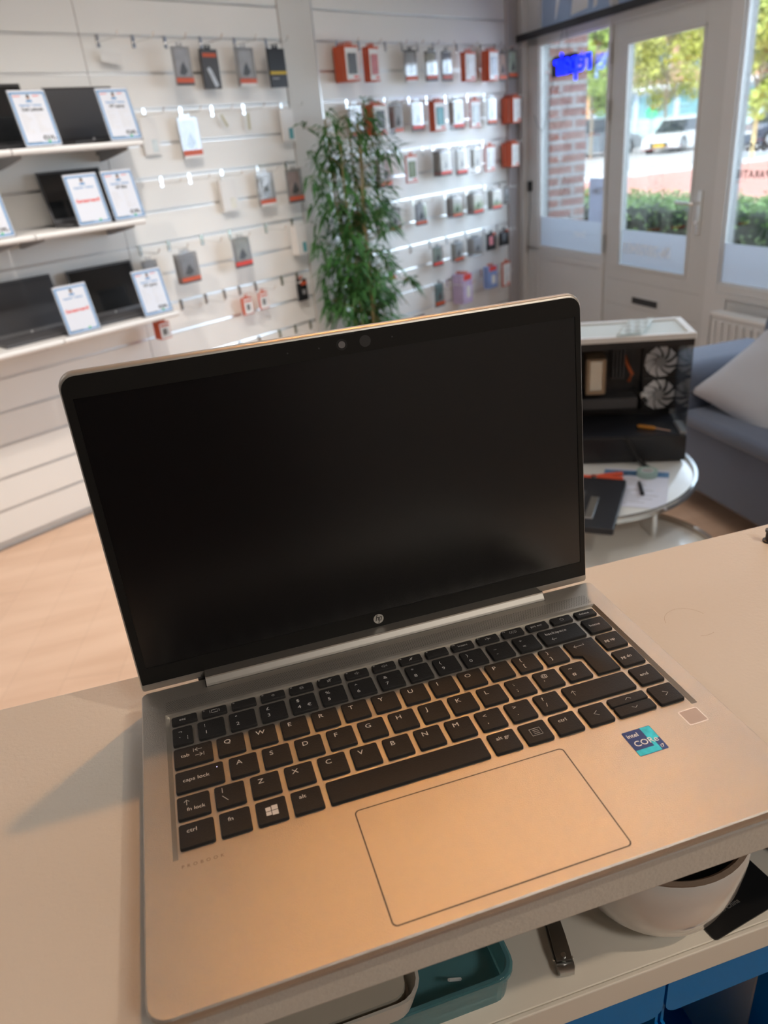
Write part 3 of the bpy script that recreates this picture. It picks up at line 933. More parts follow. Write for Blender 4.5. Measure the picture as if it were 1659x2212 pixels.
# ================================================================== goods on the slat wall
# section, row, u, z top, z bottom, width, distance of the front face from the wall, stack depth, kind, colour
PACKS = [
    ('R', 1, 3413, 796, 623, 117, 110, 90, 'O', 'gray'),
    ('R', 1, 3593, 791, 618, 93, 110, 48, 'O', 'pink'),
    ('R', 1, 3965, 784, 612, 138, 70, 12, 'C', 'white'),
    ('R', 1, 4112, 773, 613, 121, 110, 34, 'C', 'gold'),
    ('R', 1, 4264, 775, 611, 108, 110, 30, 'C', 'silver'),
    ('R', 1, 4506, 772, 608, 135, 110, 38, 'O', 'white'),
    ('R', 1, 4768, 784, 607, 117, 110, 68, 'O', 'silver'),
    ('R', 1, 4935, 780, 606, 100, 70, 12, 'C', 'orange'),
    ('R', 1, 5060, 795, 619, 126, 70, 12, 'C', 'green'),
    ('R', 2, 3445, 527, 338, 115, 70, 12, 'C', 'rose'),
    ('R', 2, 3607, 509, 343, 128, 110, 68, 'O', 'gray'),
    ('R', 2, 3768, 502, 337, 89, 110, 48, 'D', 'white'),
    ('R', 2, 3996, 512, 346, 143, 70, 12, 'C', 'cream'),
    ('R', 2, 4168, 508, 334, 132, 110, 46, 'O', 'teal'),
    ('R', 2, 4361, 505, 332, 138, 110, 42, 'C', 'cream'),
    ('R', 2, 4601, 503, 334, 194, 70, 12, 'O', 'ice'),
    ('R', 2, 4795, 506, 341, 116, 70, 12, 'C', 'gray'),
    ('R', 2, 5043, 521, 341, 111, 110, 102, 'O', 'white'),
    ('R', 3, 3617, 224, 54, 115, 110, 46, 'C', 'rose'),
    ('R', 3, 3859, 228, 57, 115, 110, 30, 'O', 'olive'),
    ('R', 3, 4206, 237, 67, 127, 110, 70, 'C', 'cream'),
    ('R', 3, 4378, 225, 57, 137, 110, 32, 'C', 'cream'),
    ('R', 3, 4556, 223, 56, 112, 110, 28, 'B', 'cream'),
    ('R', 3, 4762, 221, 49, 145, 70, 12, 'O', 'white'),
    ('R', 3, 5017, 229, 57, 108, 110, 88, 'O', 'white'),
    ('R', 4, 3709, -49, -212, 130, 70, 12, 'C', 'white'),
    ('R', 4, 3971, -59, -210, 145, 70, 12, 'C', 'gray'),
    ('R', 4, 4307, -44, -203, 117, 110, 60, 'C', 'gray'),
    ('R', 4, 4549, -47, -209, 130, 110, 64, 'C', 'cream'),
    ('R', 4, 4774, -45, -205, 138, 110, 48, 'C', 'cream'),
    ('R', 4, 4959, -61, -187, 78, 70, 12, 'B', 'gray'),
    ('R', 5, 4119, -338, -494, 115, 70, 12, 'C', 'mint'),
    ('R', 5, 4306, -340, -492, 111, 110, 40, 'C', 'ice'),
    ('R', 5, 4527, -349, -490, 144, 110, 62, 'B', 'gray'),
    ('R', 5, 4749, -354, -483, 116, 70, 12, 'K', 'pink'),
    ('R', 5, 4914, -344, -475, 128, 70, 12, 'K', 'gray'),
    ('R', 6, 3642, -388, -501, 79, 70, 12, 'C', 'gray'),
    ('R', 6, 4118, -604, -767, 112, 70, 12, 'C', 'teal'),
    ('R', 6, 4387, -593, -796, 121, 110, 96, 'L', 'lilac'),
    ('R', 6, 4699, -591, -747, 130, 110, 50, 'L', 'blue'),
    ('R', 6, 4880, -587, -767, 111, 110, 34, 'O', 'white'),
    ('R', 7, 3638, -634, -766, 99, 110, 38, 'C', 'gray'),
    ('R', 7, 3883, -641, -781, 115, 70, 12, 'C', 'mint'),
    ('L', 1, 2297, 776, 620, 109, 110, 12, 'C', 'gray'),
    ('L', 1, 2496, 775, 609, 109, 50, 30, 'G', 'silver'),
    ('L', 1, 2699, 782, 615, 120, 70, 22, 'C', 'white'),
    ('L', 1, 2903, 779, 605, 129, 70, 12, 'Y', 'black'),
    ('L', 2, 2109, 500, 346, 95, 20, 12, 'W', 'ice'),
    ('L', 2, 2310, 495, 316, 132, 50, 12, 'C', 'white'),
    ('L', 2, 2947, 514, 351, 98, 40, 12, 'W', 'teal'),
    ('L', 3, 2489, 201, 52, 107, 40, 24, 'W', 'cream'),
    ('L', 3, 2724, 213, 52, 120, 60, 20, 'C', 'white'),
    ('L', 3, 2926, 224, 46, 141, 60, 12, 'C', 'rose'),
    ('L', 4, 2096, -93, -234, 128, 150, 42, 'C', 'gray'),
    ('L', 4, 2475, -55, -224, 146, 90, 12, 'C', 'cream'),
    ('L', 4, 2915, -59, -228, 86, 70, 52, 'W', 'white'),
    ('L', 4, 1936, -104, -303, 94, 60, 12, 'C', 'white'),
    ('L', 5, 2477, -386, -477, 65, 60, 24, 'S', 'black'),
    ('L', 5, 2589, -378, -470, 64, 60, 30, 'S', 'gray'),
    ('L', 5, 2896, -351, -486, 78, 40, 12, 'Y2', 'gray'),
    ('L', 5.5, 1890, -384, -465, 94, 150, 62, 'S', 'black')]
HOOKS = {('L', 1): [1955, 2130], ('L', 2): [2493, 2692], ('L', 3): [2128, 2291], ('L', 4): [2296, 2721],
         ('L', 5): [2100, 2253, 2375, 2781], ('L', 6): [2421, 2556, 2709, 2831, 2952], ('R', 1): [3816], ('R', 5): [3917],
         ('R', 3): [4100], ('R', 6): [4283]}
ORD = ['first', 'second', 'third', 'fourth', 'fifth', 'sixth', 'seventh', 'eighth', 'ninth', 'tenth']
ROWN = {1: 'top', 2: 'second', 3: 'third', 4: 'fourth', 5: 'fifth', 6: 'sixth', 7: 'seventh', 5.5: 'fifth'}
SIDE = {'L': 'left of the bamboo', 'R': 'right of the bamboo'}
DESC = dict(O='orange box with {c} phone case', C='clear blister with {c} insert', D='black backed blister with {c} insert',
            B='{c} blister without band', K='black box with {c} window', G='dark grey box with {c} picture',
            Y='{c} box with yellow stripe', Y2='small black pack with orange top', W='pale box with {c} print',
            S='orange and white box', L='orange tabbed {c} sleeve')

def make_pack(kind, w, h, dp, col, name):
    r = bpy.data.objects.new(name, None)
    scene.collection.objects.link(r)
    r.empty_display_size = 0.03
    h2 = w / 2
    def part(x0, x1, y0, y1, z0, z1, m, nm, bev=0, parent=r):
        return MB().box(x0, x1, y0, y1, z0, z1, bev).build(nm, m, parent)
    tabm = dict(O='orange', S='orange', L='orange', K='black', G='black', Y='black', Y2='orange').get(kind, 'card')
    # hang tab with a slot
    tm = MB()
    tm.box(-h2 * .36, h2 * .36, dp * .5, dp * .5 + 1, h, h + 8).box(-h2 * .36, -6, dp * .5, dp * .5 + 1, h + 8, h + 14).box(
        6, h2 * .36, dp * .5, dp * .5 + 1, h + 8, h + 14).box(-h2 * .36, h2 * .36, dp * .5, dp * .5 + 1, h + 14, h + 18)
    tm.build('hang_tab', M[tabm] if kind not in 'CBD' else M['blister'], r)
    if kind in 'OS':
        part(-h2, h2, 0.6, dp, 0, h, M['orange'], 'carton', 1)
        part(-h2 + 3, h2 - 3, -0.2, 0.8, h * .05, h * .93, M['card'], 'front_print')
        if kind == 'O':
            part(-h2 + w * .2, h2 - w * .2, -1.6, -0.1, h * .2, h * .78, cm(col), 'phone_case', 4)
            part(h2 - w * .45, h2 - w * .12, -0.8, -0.1, h * .09, h * .15, M['red'], 'badge')
        else:
            part(-w * .2, -w * .02, -0.8, -0.1, h * .25, h * .62, M['black'], 'plug_picture', 1)
            part(w * .06, w * .16, -0.8, -0.1, h * .25, h * .62, M['black'], 'plug_picture', 1)
            part(-h2 + w * .12, h2 - w * .12, -0.8, -0.1, h * .74, h * .84, M['orange'], 'header')
    elif kind in 'CBD':
        part(-h2 + 2, h2 - 2, dp - 2, dp - 1, 0, h, M['card'] if kind != 'D' else M['black'], 'back_card')
        part(-h2, h2, 0, dp - 2.2, h * .0, h, M['blister'], 'blister', 2)
        part(-h2 + w * .14, h2 - w * .14, dp * .3, dp - 2.2, h * .22, h * .93, cm(col), 'insert', 3)
        if kind != 'B':
            part(-h2 + 1, h2 - 1, -0.7, -0.1, h * .07, h * .20, M['red'] if col in ('mint', 'cream', 'gray') else M['orange'], 'label_band')
            part(-h2 + 1, h2 - 1, -0.6, -0.1, 0, h * .07, M['dgrey'] if col != 'white' else M['card'], 'footer')
        pg = MB()
        pg.prism([(-w * .22, h * .3), (w * .02, h * .26), (w * .24, h * .36), (w * .05, h * .62), (-w * .1, h * .5)], dp * .3 - 1, dp * .3 - .2, 'y')
        pg.build('picture', mat('print_slate', (0.10, 0.11, 0.12), 0.5), r)
    elif kind in 'KGYY2W':
        bm = dict(K='black', G='dgrey', Y='black', Y2='black', W='card')[kind]
        part(-h2, h2, 0, dp, 0, h, M[bm], 'carton', 1)
        if kind == 'K':
            part(-h2 * .55, h2 * .35, -0.8, 0, h * .3, h * .8, cm(col), 'window')
            part(h2 * .3, h2 * .9, -0.8, 0, h * .86, h * .97, M['orange'], 'badge')
        elif kind == 'G':
            part(-h2 * .8, h2 * .8, -0.8, 0, h * .8, h * .9, M['orange'], 'label_band')
            MB().prism([(-w * .26, h * .5), (-w * .1, h * .56), (w * .05, h * .45), (w * .33, h * .08), (w * .12, h * .03)], -0.8, 0, 'y').build('picture', cm('silver'), r)
        elif kind == 'Y':
            part(-h2, h2, -0.7, 0, h * .34, h * .42, mat('yellow_print', (0.62, 0.42, 0.02), 0.5), 'stripe')
            part(-h2 * .8, 0, -0.7, 0, h * .22, h * .25, M['grey'], 'small_print')
        elif kind == 'Y2':
            part(-h2 * .3, h2, -0.7, 0, h * .72, h * .88, M['orange'], 'stripe')
            part(-h2 * .1, h2 * .5, -0.7, 0, h * .3, h * .5, M['grey'], 'picture')
        else:
            part(w * .0, h2 * .7, -0.7, 0, h * .08, h * .42, cm(col if col != 'white' else 'teal'), 'picture')
            part(-h2 * .7, h2 * .3, -0.7, 0, h * .7, h * .78, M['card'], 'header')
    else:
        part(-h2, h2, 0, dp, 0, h, cm(col), 'sleeve', 1)
        part(-h2 * .8, h2 * .8, -0.7, 0, h * .8, h, M['red'], 'header')
        part(-h2 * .3, h2 * .6, -0.7, 0, h * .2, h * .6, M['card'], 'picture')
    return r

hooks = []                                # (section, row, u, holds)
seq = {}
for (sec, row, u, zt, zb, w, off, depth, kind, col) in PACKS:
    key_ = (sec, row)
    seq.setdefault(key_, []).append(u)
GR = {1: 1, 2: 3, 3: 5, 4: 7, 5: 9, 6: 11, 7: 13, 5.5: 9}
for (sec, row, u, zt, zb, w, off, depth, kind, col) in PACKS:
    us = sorted(seq[(sec, row)])
    n = us.index(u)
    w = max(min(w * .9, 112), 62)
    if kind in ('S',):
        w = 60
    h = zt - zb
    grz = Z0 - PITCH * GR[row]
    base_ = 'phone_case_pack' if kind in 'OCBDKL' else ('cable_box' if kind in ('S', 'Y2') else 'accessory_box')
    name = base_
    dsc = DESC[kind].format(c=COLN[col])
    hh = min(h, grz - 28 - 4 - zb) if row != 6 else h
    where = '%s row %s' % (ROWN[row], SIDE[sec])
    if row == 5.5:
        where = 'below the lowest laptop shelf'
        lab = 'small orange and white plug box hanging %s' % where
    else:
        lab = '%s, %s in %s' % (dsc, ORD[n] + ' pack' if n else 'first pack', where)
    if depth < 16:
        dp = depth
    else:
        k = max(1, round(depth / 20))
        dp = depth / k - (1.5 if k > 1 else 0)
    pk = make_pack(kind, w, hh, dp, 'haze' if kind in 'CBD' and col == 'gray' else col, name)
    pk.location = onwall(u, off, zb)
    pk.rotation_euler = (0, 0, RW)
    pk['label'] = lab
    pk['category'] = 'phone case' if base_ == 'phone_case_pack' else 'box'
    pk['group'] = 'packs on the slat wall'
    tilt = random.uniform(-.015, .015)
    pk.rotation_euler.y = tilt
    if depth >= 36:
        k = max(1, round(depth / 20))
        for j in range(1, k):
            c = copy_tree(pk)
            c.location = onwall(u + random.uniform(-3, 3), off - j * depth / k, zb)
            c.rotation_euler.y = random.uniform(-.02, .02)
            if row == 5.5:
                c['label'] = 'orange box stacked behind the one below the lowest laptop shelf'
            else:
                c['label'] = 'pack stacked behind the %s front pack of the %s' % (ORD[n], where)
            c['group'] = 'stack behind pack %s of %s' % (ORD[n], where)
    hooks.append((sec, row if row != 5.5 else 5, u, True))
for (sec, row), l in HOOKS.items():
    for u in l:
        hooks.append((sec, row, u, False))

def make_hook():
    r = bpy.data.objects.new('wall_hook', None)
    scene.collection.objects.link(r)
    r.empty_display_size = 0.02
    MB().box(-9, 9, -3, -0.3, -46, 2, 2).box(-7, 7, -2, 6, -1, 5, 1).build('hook_plate', M['chrome'], r)
    MB().tube([(0, -2, -26), (0, -150, -27), (0, -165, -22), (0, -176, -6)], 2.6, 8).build('hook_arm', M['chrome'], r, 'a')
    return r
hk0 = make_hook()
first = True
hooks.sort(key=lambda q: (q[0], q[1], q[2]))
cnt = {}
for (sec, row, u, full) in hooks:
    n = cnt.get((sec, row), 0)
    cnt[(sec, row)] = n + 1
    r = hk0 if first else copy_tree(hk0)
    first = False
    r.location = onwall(u, 0, Z0 - PITCH * GR[row])
    r.rotation_euler = (0, 0, RW)
    r['label'] = '%s chrome hook, %s in the %s row %s' % ('loaded' if full else 'empty', ORD[n] if n < 10 else 'last', ROWN[row], SIDE[sec])
    r['category'] = 'hook'
    r['group'] = 'hooks on the slat wall'

# price cards hanging from empty hooks
def hang_card(u, z, w, h, ang, lab, m):
    o = MB().box(-w / 2, w / 2, -1, 0, -h, 0).build('price_tag', m)
    tag(o, lab, 'price tag', None, onwall(u, 30, z))
    o.rotation_euler = (0, ang, RW)
hang_card(1990, 762, 100, 44, 0.12, 'small white price tag below the first hook of the top row', M['card'])
hang_card(2525, 498, 14, 62, -0.5, 'narrow yellowed paper strip under the second row, tilted to the right', mat('old_paper', (0.60, 0.58, 0.42), 0.8))
hang_card(2695, 498, 16, 76, 0.05, 'narrow yellowed paper strip under the second row, hanging straight', MATS['old_paper'])

# ------------------------------------------------------------------ laptop shelves
def make_shelf(u0, u1, z, brs, lab):
    r = thing('wall_shelf', lab, 'shelf', onwall((u0 + u1) / 2, 0, z), RW, 'white shelves for the display laptops')
    w = (u1 - u0) / 2
    MB().box(-w + 1, w - 1, -292, -2, -20, 0, 2).build('shelf_board', M['white'], r)
    MB().tube([(-w + 1, -294, -11), (w - 1, -294, -11)], 12, 14).build('rounded_edge', M['white'], r, 'a')
    for bu in brs:
        x = bu - (u0 + u1) / 2
        b = MB().prism([(-1, -21), (-1, -66), (-30, -66), (-250, -34), (-262, -21)], x - 2, x + 2, 'x').build('bracket', M['grey'], r)
        MB().box(x - 16, x + 16, -5, -1, -40, -4, 2).build('mounting_plate', M['chrome'], b)
SH = [(404, 'top'), (98, 'middle'), (-319, 'lowest')]
for z, nm in SH:
    make_shelf(1323, 1890 if nm != 'middle' else 1822, z, (1375, 1838 if nm != 'middle' else 1790), 'white wall shelf with display laptops, right half of the %s run' % nm)
    make_shelf(755, 1320, z, (810, 1265), 'white wall shelf, left half of the %s run, cut by the photo edge' % nm)

def make_display_laptop(u, z, w, hgt, tiltdeg, scr, lab, body='black', back=95, based=133):
    r = thing('display_laptop', lab, 'laptop', onwall(u, back, z + .5), RW, 'display laptops on the wall shelves')
    h2 = w / 2
    b = MB().box(-h2, h2, -based, 0, 0, 14, 3).build('base', M[body], r)
    kb = MB().box(-h2 + 14, h2 - 14, -based * .92, -based * .35, 14, 15.5).build('keyboard', M['dgrey'], b)
    l = MB().box(-h2, h2, 0, 6, 0, hgt, 3).build('lid', M[body], r, loc=(0, -0.002, 0.014), rot=(-math.radians(tiltdeg), 0, 0))
    MB().box(-h2 + 9, h2 - 9, -0.8, 0.2, 20, hgt - 11).build('screen', scr, l)
    disc(0, 10, 5, -0.6, 0.0, M['grey'], 'badge', l, 16)
gl = mat('glossy_screen', (0.012, 0.013, 0.014), 0.10, spec=0.6)
gl2 = mat('dull_screen', (0.02, 0.021, 0.026), 0.35, spec=0.6)
make_display_laptop(1350, 404, 362, 232, 12, gl, 'large black laptop at the left end of the top shelf', back=110)
make_display_laptop(1782, 404, 318, 216, 12, gl2, 'black laptop on the top shelf behind the two price signs')
make_display_laptop(1655, 98, 296, 214, 16, gl, 'black laptop on the middle shelf, half hidden by two signs', 'dgrey')
make_display_laptop(1284, -319, 345, 232, 18, gl2, 'laptop on the lowest shelf with a pale reflection in its screen', 'dgrey')
make_display_laptop(1688, -319, 330, 226, 16, gl, 'black laptop on the lowest shelf, second from the left', 'dgrey')

blue = mat('sign_blue', (0.12, 0.30, 0.55), 0.5)
skin = mat('print_skin', (0.55, 0.33, 0.22), 0.6)
ink = mat('print_ink', (0.04, 0.04, 0.045), 0.6)
green = mat('print_green', (0.10, 0.50, 0.25), 0.6)
def make_sign(u, z, title, price, lab):
    r = thing('price_sign', lab, 'sign', onwall(u, 285, z + 2), RW, 'price signs in clear holders')
    sl = bpy.data.objects.new('slope', None)
    T = math.radians(-13)
    hd = MB().box(-77, 77, -1.5, 1.5, 0, 205, 1).build('acrylic_holder', M['acrylic'], r, rot=(T, 0, 0))
    MB().box(-76, 76, 0, 55, 0, 3, 1).build('holder_foot', M['acrylic'], r)
    bpy.data.objects.remove(sl)
    pp = MB().box(-73, 73, -2.2, -1.7, 3, 203).build('printed_sheet', mat('sign_paper', (0.70, 0.74, 0.82), 0.4), hd)
    f = MB()
    for (a, b2, c, d2) in ((-70, 70, 8, 15), (-70, 70, 189, 196), (-70, -62, 8, 196), (62, 70, 8, 196)):
        f.box(a, b2, -2.6, -2.2, c, d2)
    f.build('blue_border', blue, hd)
    def tx(s, size, m, x, zz, xs=1.0, al='LEFT', bold=0.2):
        return text(s, size, m, 'sign_lettering', hd, (x, -2.75, zz), (PI / 2, 0, 0), al, 0.03, bold, 1.0, xs)
    disc(0, 176, 6.5, -2.7, -2.2, skin, 'portrait_head', hd, 14)
    disc(0, 181, 6.2, -2.8, -2.6, ink, 'portrait_hair', hd, 14)
    MB().prism([(-13, 160), (13, 160), (9, 169), (-9, 169)], -2.8, -2.2, 'y').build('portrait_shoulders', blue, hd)
    tx('Reparatie & verkoop', 8.2, blue, 0, 147, 1.25, 'CENTER', 0.5)
    if title:
        tx('GARANTIE', 6.5, M['red'], -60, 180, 1.0)
        tx('SERVICE', 6.5, M['red'], 20, 180, 1.0)
        tx(title, 17, ink, 2, 129, 0.95, 'CENTER', 0.5)
        ls = MB()
        rr = random.Random(len(title) * 7 + int(u))
        for i in range(10):
            zz = 116 - i * 7.2
            ls.box(-52, -52 + rr.uniform(14, 42), -2.7, -2.2, zz, zz + 2.4)
            ls.box(2, 2 + rr.uniform(12, 46), -2.7, -2.2, zz, zz + 2.4)
        ls.build('small_print', mat('print_grey', (0.28, 0.28, 0.29), 0.7), hd)
        tx(price, 21, ink, 6, 24, 0.95, 'LEFT', 0.7)
    else:
        tx('Gereserveerd!', 19, M['red'], 0, 92, 0.95, 'CENTER', 0.6)
    MB().box(22, 32, -2.7, -2.2, 13, 22).build('green_mark', green, hd)
    tx('Vraag naar onze voorwaarden', 4.6, ink, -60, 15, 1.0)
make_sign(1465, 404, 'Dell Latitude', '\u20ac319,-', 'price sign in front of the leftmost laptop on the top shelf')
make_sign(1828, 404, 'HP Laptop', '\u20ac249,-', 'price sign at the right end of the top shelf')
make_sign(1180, 98, 'HP Laptop', '\u20ac199,-', 'price sign on the middle shelf, cut by the left photo edge')
make_sign(1598, 98, None, None, 'sign with one red word on the middle shelf')
make_sign(1765, 98, 'HP Elite', '\u20ac199,-', 'price sign at the right end of the middle shelf')
make_sign(1429, -319, None, None, 'sign with one red word on the lowest shelf')
make_sign(1800, -319, 'HP Laptop', '\u20ac299,-', 'shiny price sign at the right end of the lowest shelf')

# ------------------------------------------------------------------ bamboo
pl = thing('bamboo_plant', 'tall green artificial bamboo in front of the pillar', 'plant', onwall(3190, 250, FL), RW)
MB().lathe([(0, 0), (120, 0), (150, 240), (160, 250), (150, 252), (138, 235), (0, 232)]).build('plant_pot', M['dgrey'], pl, 'a')
stemm = mat('bamboo_stem', (0.36, 0.27, 0.12), 0.5, var=0.4, vs_=12)
leafm = mat('bamboo_leaf', (0.050, 0.165, 0.035), 0.6, var=0.75, vs_=7)
rr = random.Random(5)
tops = []
for i in range(7):
    a = i * 2 * PI / 7
    x0, y0 = 60 * math.cos(a), 50 * math.sin(a)
    x1, y1 = x0 * 1.8 + rr.uniform(-45, 45) - 25, y0 * 1.6 + rr.uniform(-30, 30)
    ht = rr.uniform(1480, 1690)
    pts = [(x0 + (x1 - x0) * s + 8 * math.sin(s * 9 + i), y0 + (y1 - y0) * s, 235 + (ht - 235) * s) for s in [j / 14 for j in range(15)]]
    MB().tube(pts, [10 - 5 * j / 14 for j in range(15)], 8).build('stem', stemm, pl, 'a')
    tops.append(pts)
lf = MB()
def leaf(p, dirv, L, wd):
    d = dirv.normalized()
    s = d.cross(Vector((rr.uniform(-.4, .4), rr.uniform(-.4, .4), 1))).normalized() * wd
    mid = p + d * L * .42
    end = p + d * L + Vector((0, 0, -L * .28))
    v = [lf.bm.verts.new(q * K) for q in (p, mid + s, end, mid - s)]
    lf.bm.faces.new(v)
tw = MB()
for i in range(420):
    st_ = tops[rr.randrange(7)]
    s = rr.random() ** 0.62
    if rr.random() < .30:
        s = rr.uniform(.12, .5)
    s = min(1, max(.1, s))
    j = s * 14
    a = Vector(st_[int(min(13, j))]).lerp(Vector(st_[min(14, int(j) + 1)]), j - int(j))
    ang = rr.uniform(0, 2 * PI)
    reach = rr.uniform(50, 235) * (1.0 if s > .45 else .75)
    hd_ = Vector((math.cos(ang), math.sin(ang) * .7, rr.uniform(.05, .7)))
    e = a + hd_ * reach
    if e.y > 110:
        e.y = 110
    tw.tube([a, a.lerp(e, .6) + Vector((0, 0, 12)), e], 1.3, 4)
    for k in range(rr.randrange(6, 10)):
        an = ang + rr.uniform(-1.5, 1.5)
        dv_ = Vector((math.cos(an), math.sin(an) * .8, rr.uniform(-.9, .55)))
        if e.y > 20:
            dv_.y = -abs(dv_.y)
        leaf(e + Vector((rr.uniform(-18, 18), rr.uniform(-18, 18), rr.uniform(-18, 18))), dv_, rr.uniform(80, 150), rr.uniform(5.5, 9))
for xx, zz in ((330, 790), (360, 770)):
    e = Vector((xx, -60, zz))
    tw.tube([(40, 0, 720), (200, -30, 790), e], 1.5, 4)
    for k in range(10):
        an = rr.uniform(-1.2, 1.2)
        leaf(e, Vector((math.cos(an), math.sin(an), rr.uniform(-1.2, .4))), rr.uniform(100, 150), 9)
lf.build('foliage', leafm, pl, recalc=False)
tw.build('twigs', stemm, pl)

# ------------------------------------------------------------------ in the shop front
ns = thing('neon_sign', 'small blue glowing sign hanging in the window beside the door', 'sign', onfront(0, -34, FL), RF)
neon = mat('neon_blue', (0.02, 0.03, 0.5), 0.3, emit=(0.0, 0.008, 1.0), es=3.2)
text('repair', 190, neon, 'glowing_letters', ns, (965, -16, fh(592)), (PI / 2, 0, PI), 'LEFT', 5, 2.6, 1.0, 0.92)
MB().prism([(490, fh(585)), (800, fh(585)), (800, fh(690)), (770, fh(702)), (520, fh(702)), (490, fh(690))], -4, 1, 'y').build('backing_plate', M['black'], ns)
for a, b2 in ((560, 600), (720, 640)):
    MB().tube([(a, -14, fh(700)), (b2, 10, fh(838))], 1.6, 6).build('hanging_cord', M['line'], ns)
pw = MB()
pw.tube([(540, -14, fh(590)), (500, -14, fh(480)), (440, -12, fh(330)), (380, -6, fh(270)), (320, -2, fh(300)), (262, 0, fh(380))], 2, 6)
pw.build('power_cord', M['line'], ns)
sw = thing('cable_plug', 'small black plug box on the window jamb with a thin cable', 'plug', onfront(165, 0, fh(-95) + FL), RF)
MB().box(-14, 14, -28, -0.5, -30, 40, 4).build('plug_body', M['black'], sw)
MB().tube([(0, -12, -28), (2, -14, -180), (-22, -16, -330), (-40, -14, -470)], 2.5, 6).build('cable', M['black'], sw)
po = MB().box(880, 1050, 19, 20.2, fh(-300), fh(-32)).build('window_poster', mat_glass('poster_paper', (0.8, 0.85, 0.95), 0.0, 0.5, (0.66, 0.70, 0.80), 0.85))
tag(po, 'pale paper poster taped low in the window left of the door', 'poster', None, FR, RF)
text('TIME', 62, M['film'], 'poster_lettering', po, (1040, 21.2, fh(-130)), (PI / 2, 0, PI), 'LEFT', 0.1, 0.4)
# radiator
ra = thing('radiator', 'white ribbed radiator below the right shop window', 'radiator', FR, RF)
fm = MB()
fm.box(2240, 3350, -52, -44, fh(-1120), fh(-690))
fm.build('back_panel', M['paint'], ra)
rb = MB()
for i in range(22):
    x = 2252 + i * 50
    rb.box(x, x + 28, -122, -104, fh(-1110), fh(-715), 6)
rb.box(2240, 3350, -110, -100, fh(-1120), fh(-690), 3)
rb.build('ribbed_panel', M['paint'], ra)
gr = MB()
for i in range(4):
    gr.box(2240, 3350, -120 + i * 20, -112 + i * 20, fh(-688), fh(-672), 2)
gr.box(2240, 3350, -120, -44, fh(-690), fh(-686))
gr.build('top_grille', M['white'], ra)
MB().box(2236, 2242, -124, -44, fh(-1118), fh(-676), 2).build('side_cover', M['paint'], ra)
MB().tube([(2300, -80, fh(-1120)), (2300, -80, 0)], 9, 10).build('pipe', M['paint'], ra)
MB().tube([(3250, -80, fh(-1120)), (3250, -80, 0)], 9, 10).build('pipe', M['paint'], ra)
for x in (2500, 3100):
    MB().box(x, x + 30, -46, 5, fh(-900), fh(-860)).build('wall_bracket', M['grey'], ra)

# ================================================================== round tables, open computer case
def WT(x, y, z):
    return W(x, y, z)
tabm = mat('table_white', (0.78, 0.80, 0.78), 0.18, coat=0.3)
tt = thing('round_table', 'white round side table carrying the open computer case', 'table', W(1317, 1964, FL))
MB().lathe([(0, 432), (404, 432), (410, 437), (410, 447), (404, 449.5), (0, 449.5)], 0, 0, 72).build('tabletop', tabm, tt, 'a')
MB().lathe([(400, 449), (401, 457), (411, 459), (415, 454), (415, 440), (405, 436)], 0, 0, 72).build('rim', mat('rim_steel', (0.80, 0.84, 0.84), 0.16, 0.85), tt, 'a')
for a in (0.2, 1.77, 3.34, 4.91):
    MB().tube([(385 * math.cos(a), 385 * math.sin(a), 430), (385 * math.cos(a), 385 * math.sin(a), 0)], 11, 12).build('leg', M['chrome'], tt, 'a')
pts = [(385 * math.cos(2 * PI * k / 48), 385 * math.sin(2 * PI * k / 48), 12) for k in range(48)]
MB().tube(pts, 9, 8, closed=True).build('floor_ring', M['chrome'], tt, 'a')
lt = thing('round_table', 'lower round nesting table with white top beside the counter', 'table', W(1225, 1520, FL))
MB().lathe([(0, 332), (292, 332), (298, 336), (298, 346), (292, 349), (0, 349)], 0, 0, 72).build('tabletop', tabm, lt, 'a')
MB().lathe([(288, 349), (289, 364), (300, 366), (305, 360), (305, 334), (293, 328)], 0, 0, 72).build('rim', mat('rim_brown_reflection', (0.50, 0.42, 0.36), 0.2, 0.85), lt, 'a')  # brown tint puts a reflection into the colour of the chrome rim
for a in (0.9, 2.47, 4.04, 5.61):
    MB().tube([(280 * math.cos(a), 280 * math.sin(a), 330), (280 * math.cos(a), 280 * math.sin(a), 0)], 10, 12).build('leg', M['chrome'], lt, 'a')

RC = math.atan2(-.409, .912)
pc = thing('computer_case', 'open black computer case with two white fans, on the round table', 'computer', W(1683, 1835, FL + 452), RC)
Lc = -460
blk = mat('case_black', (0.012, 0.012, 0.014), 0.4)
bb = MB().box(Lc, -1, 0, 235, 4, 96, 3).build('base_compartment', blk, pc)
MB().box(Lc + 8, -12, 8, 228, 96, 98.5).build('floor_plate', mat('case_floor', (0.03, 0.033, 0.042), 0.28), bb)
MB().box(Lc, 0, 229, 235, 96, 430).build('back_wall', blk, pc)
MB().box(Lc, Lc + 6, 0, 235, 96, 430).build('side_wall', blk, pc)
MB().box(-9, -5, 4, 230, 98, 430).build('glass_panel', M['glass'], pc)
MB().box(-14, 0, 222, 235, 96, 430, 1).build('corner_post', mat('case_post', (0.45, 0.48, 0.50), 0.3, 0.4), pc)
MB().box(-22, -1, 8, 120, 98, 108, 2).build('panel_clip', M['grey'], pc)
tf = MB()
for (a, b2, c, d2) in ((Lc, 0, 0, 20), (Lc, 0, 215, 235), (Lc, Lc + 20, 20, 215), (-22, 0, 20, 215)):
    tf.box(a, b2, c, d2, 430, 449, 2)
tp_ = tf.build('top_frame', M['white'], pc)
MB().box(Lc + 20, -22, 20, 215, 436, 442).build('dust_filter', mat('filter_mesh', (0.62, 0.66, 0.64), 0.6), tp_)
MB().box(Lc + 4, -4, 2, 6, 408, 430).build('front_rail', blk, pc)
fanw = mat('fan_white', (0.80, 0.80, 0.82), 0.4)
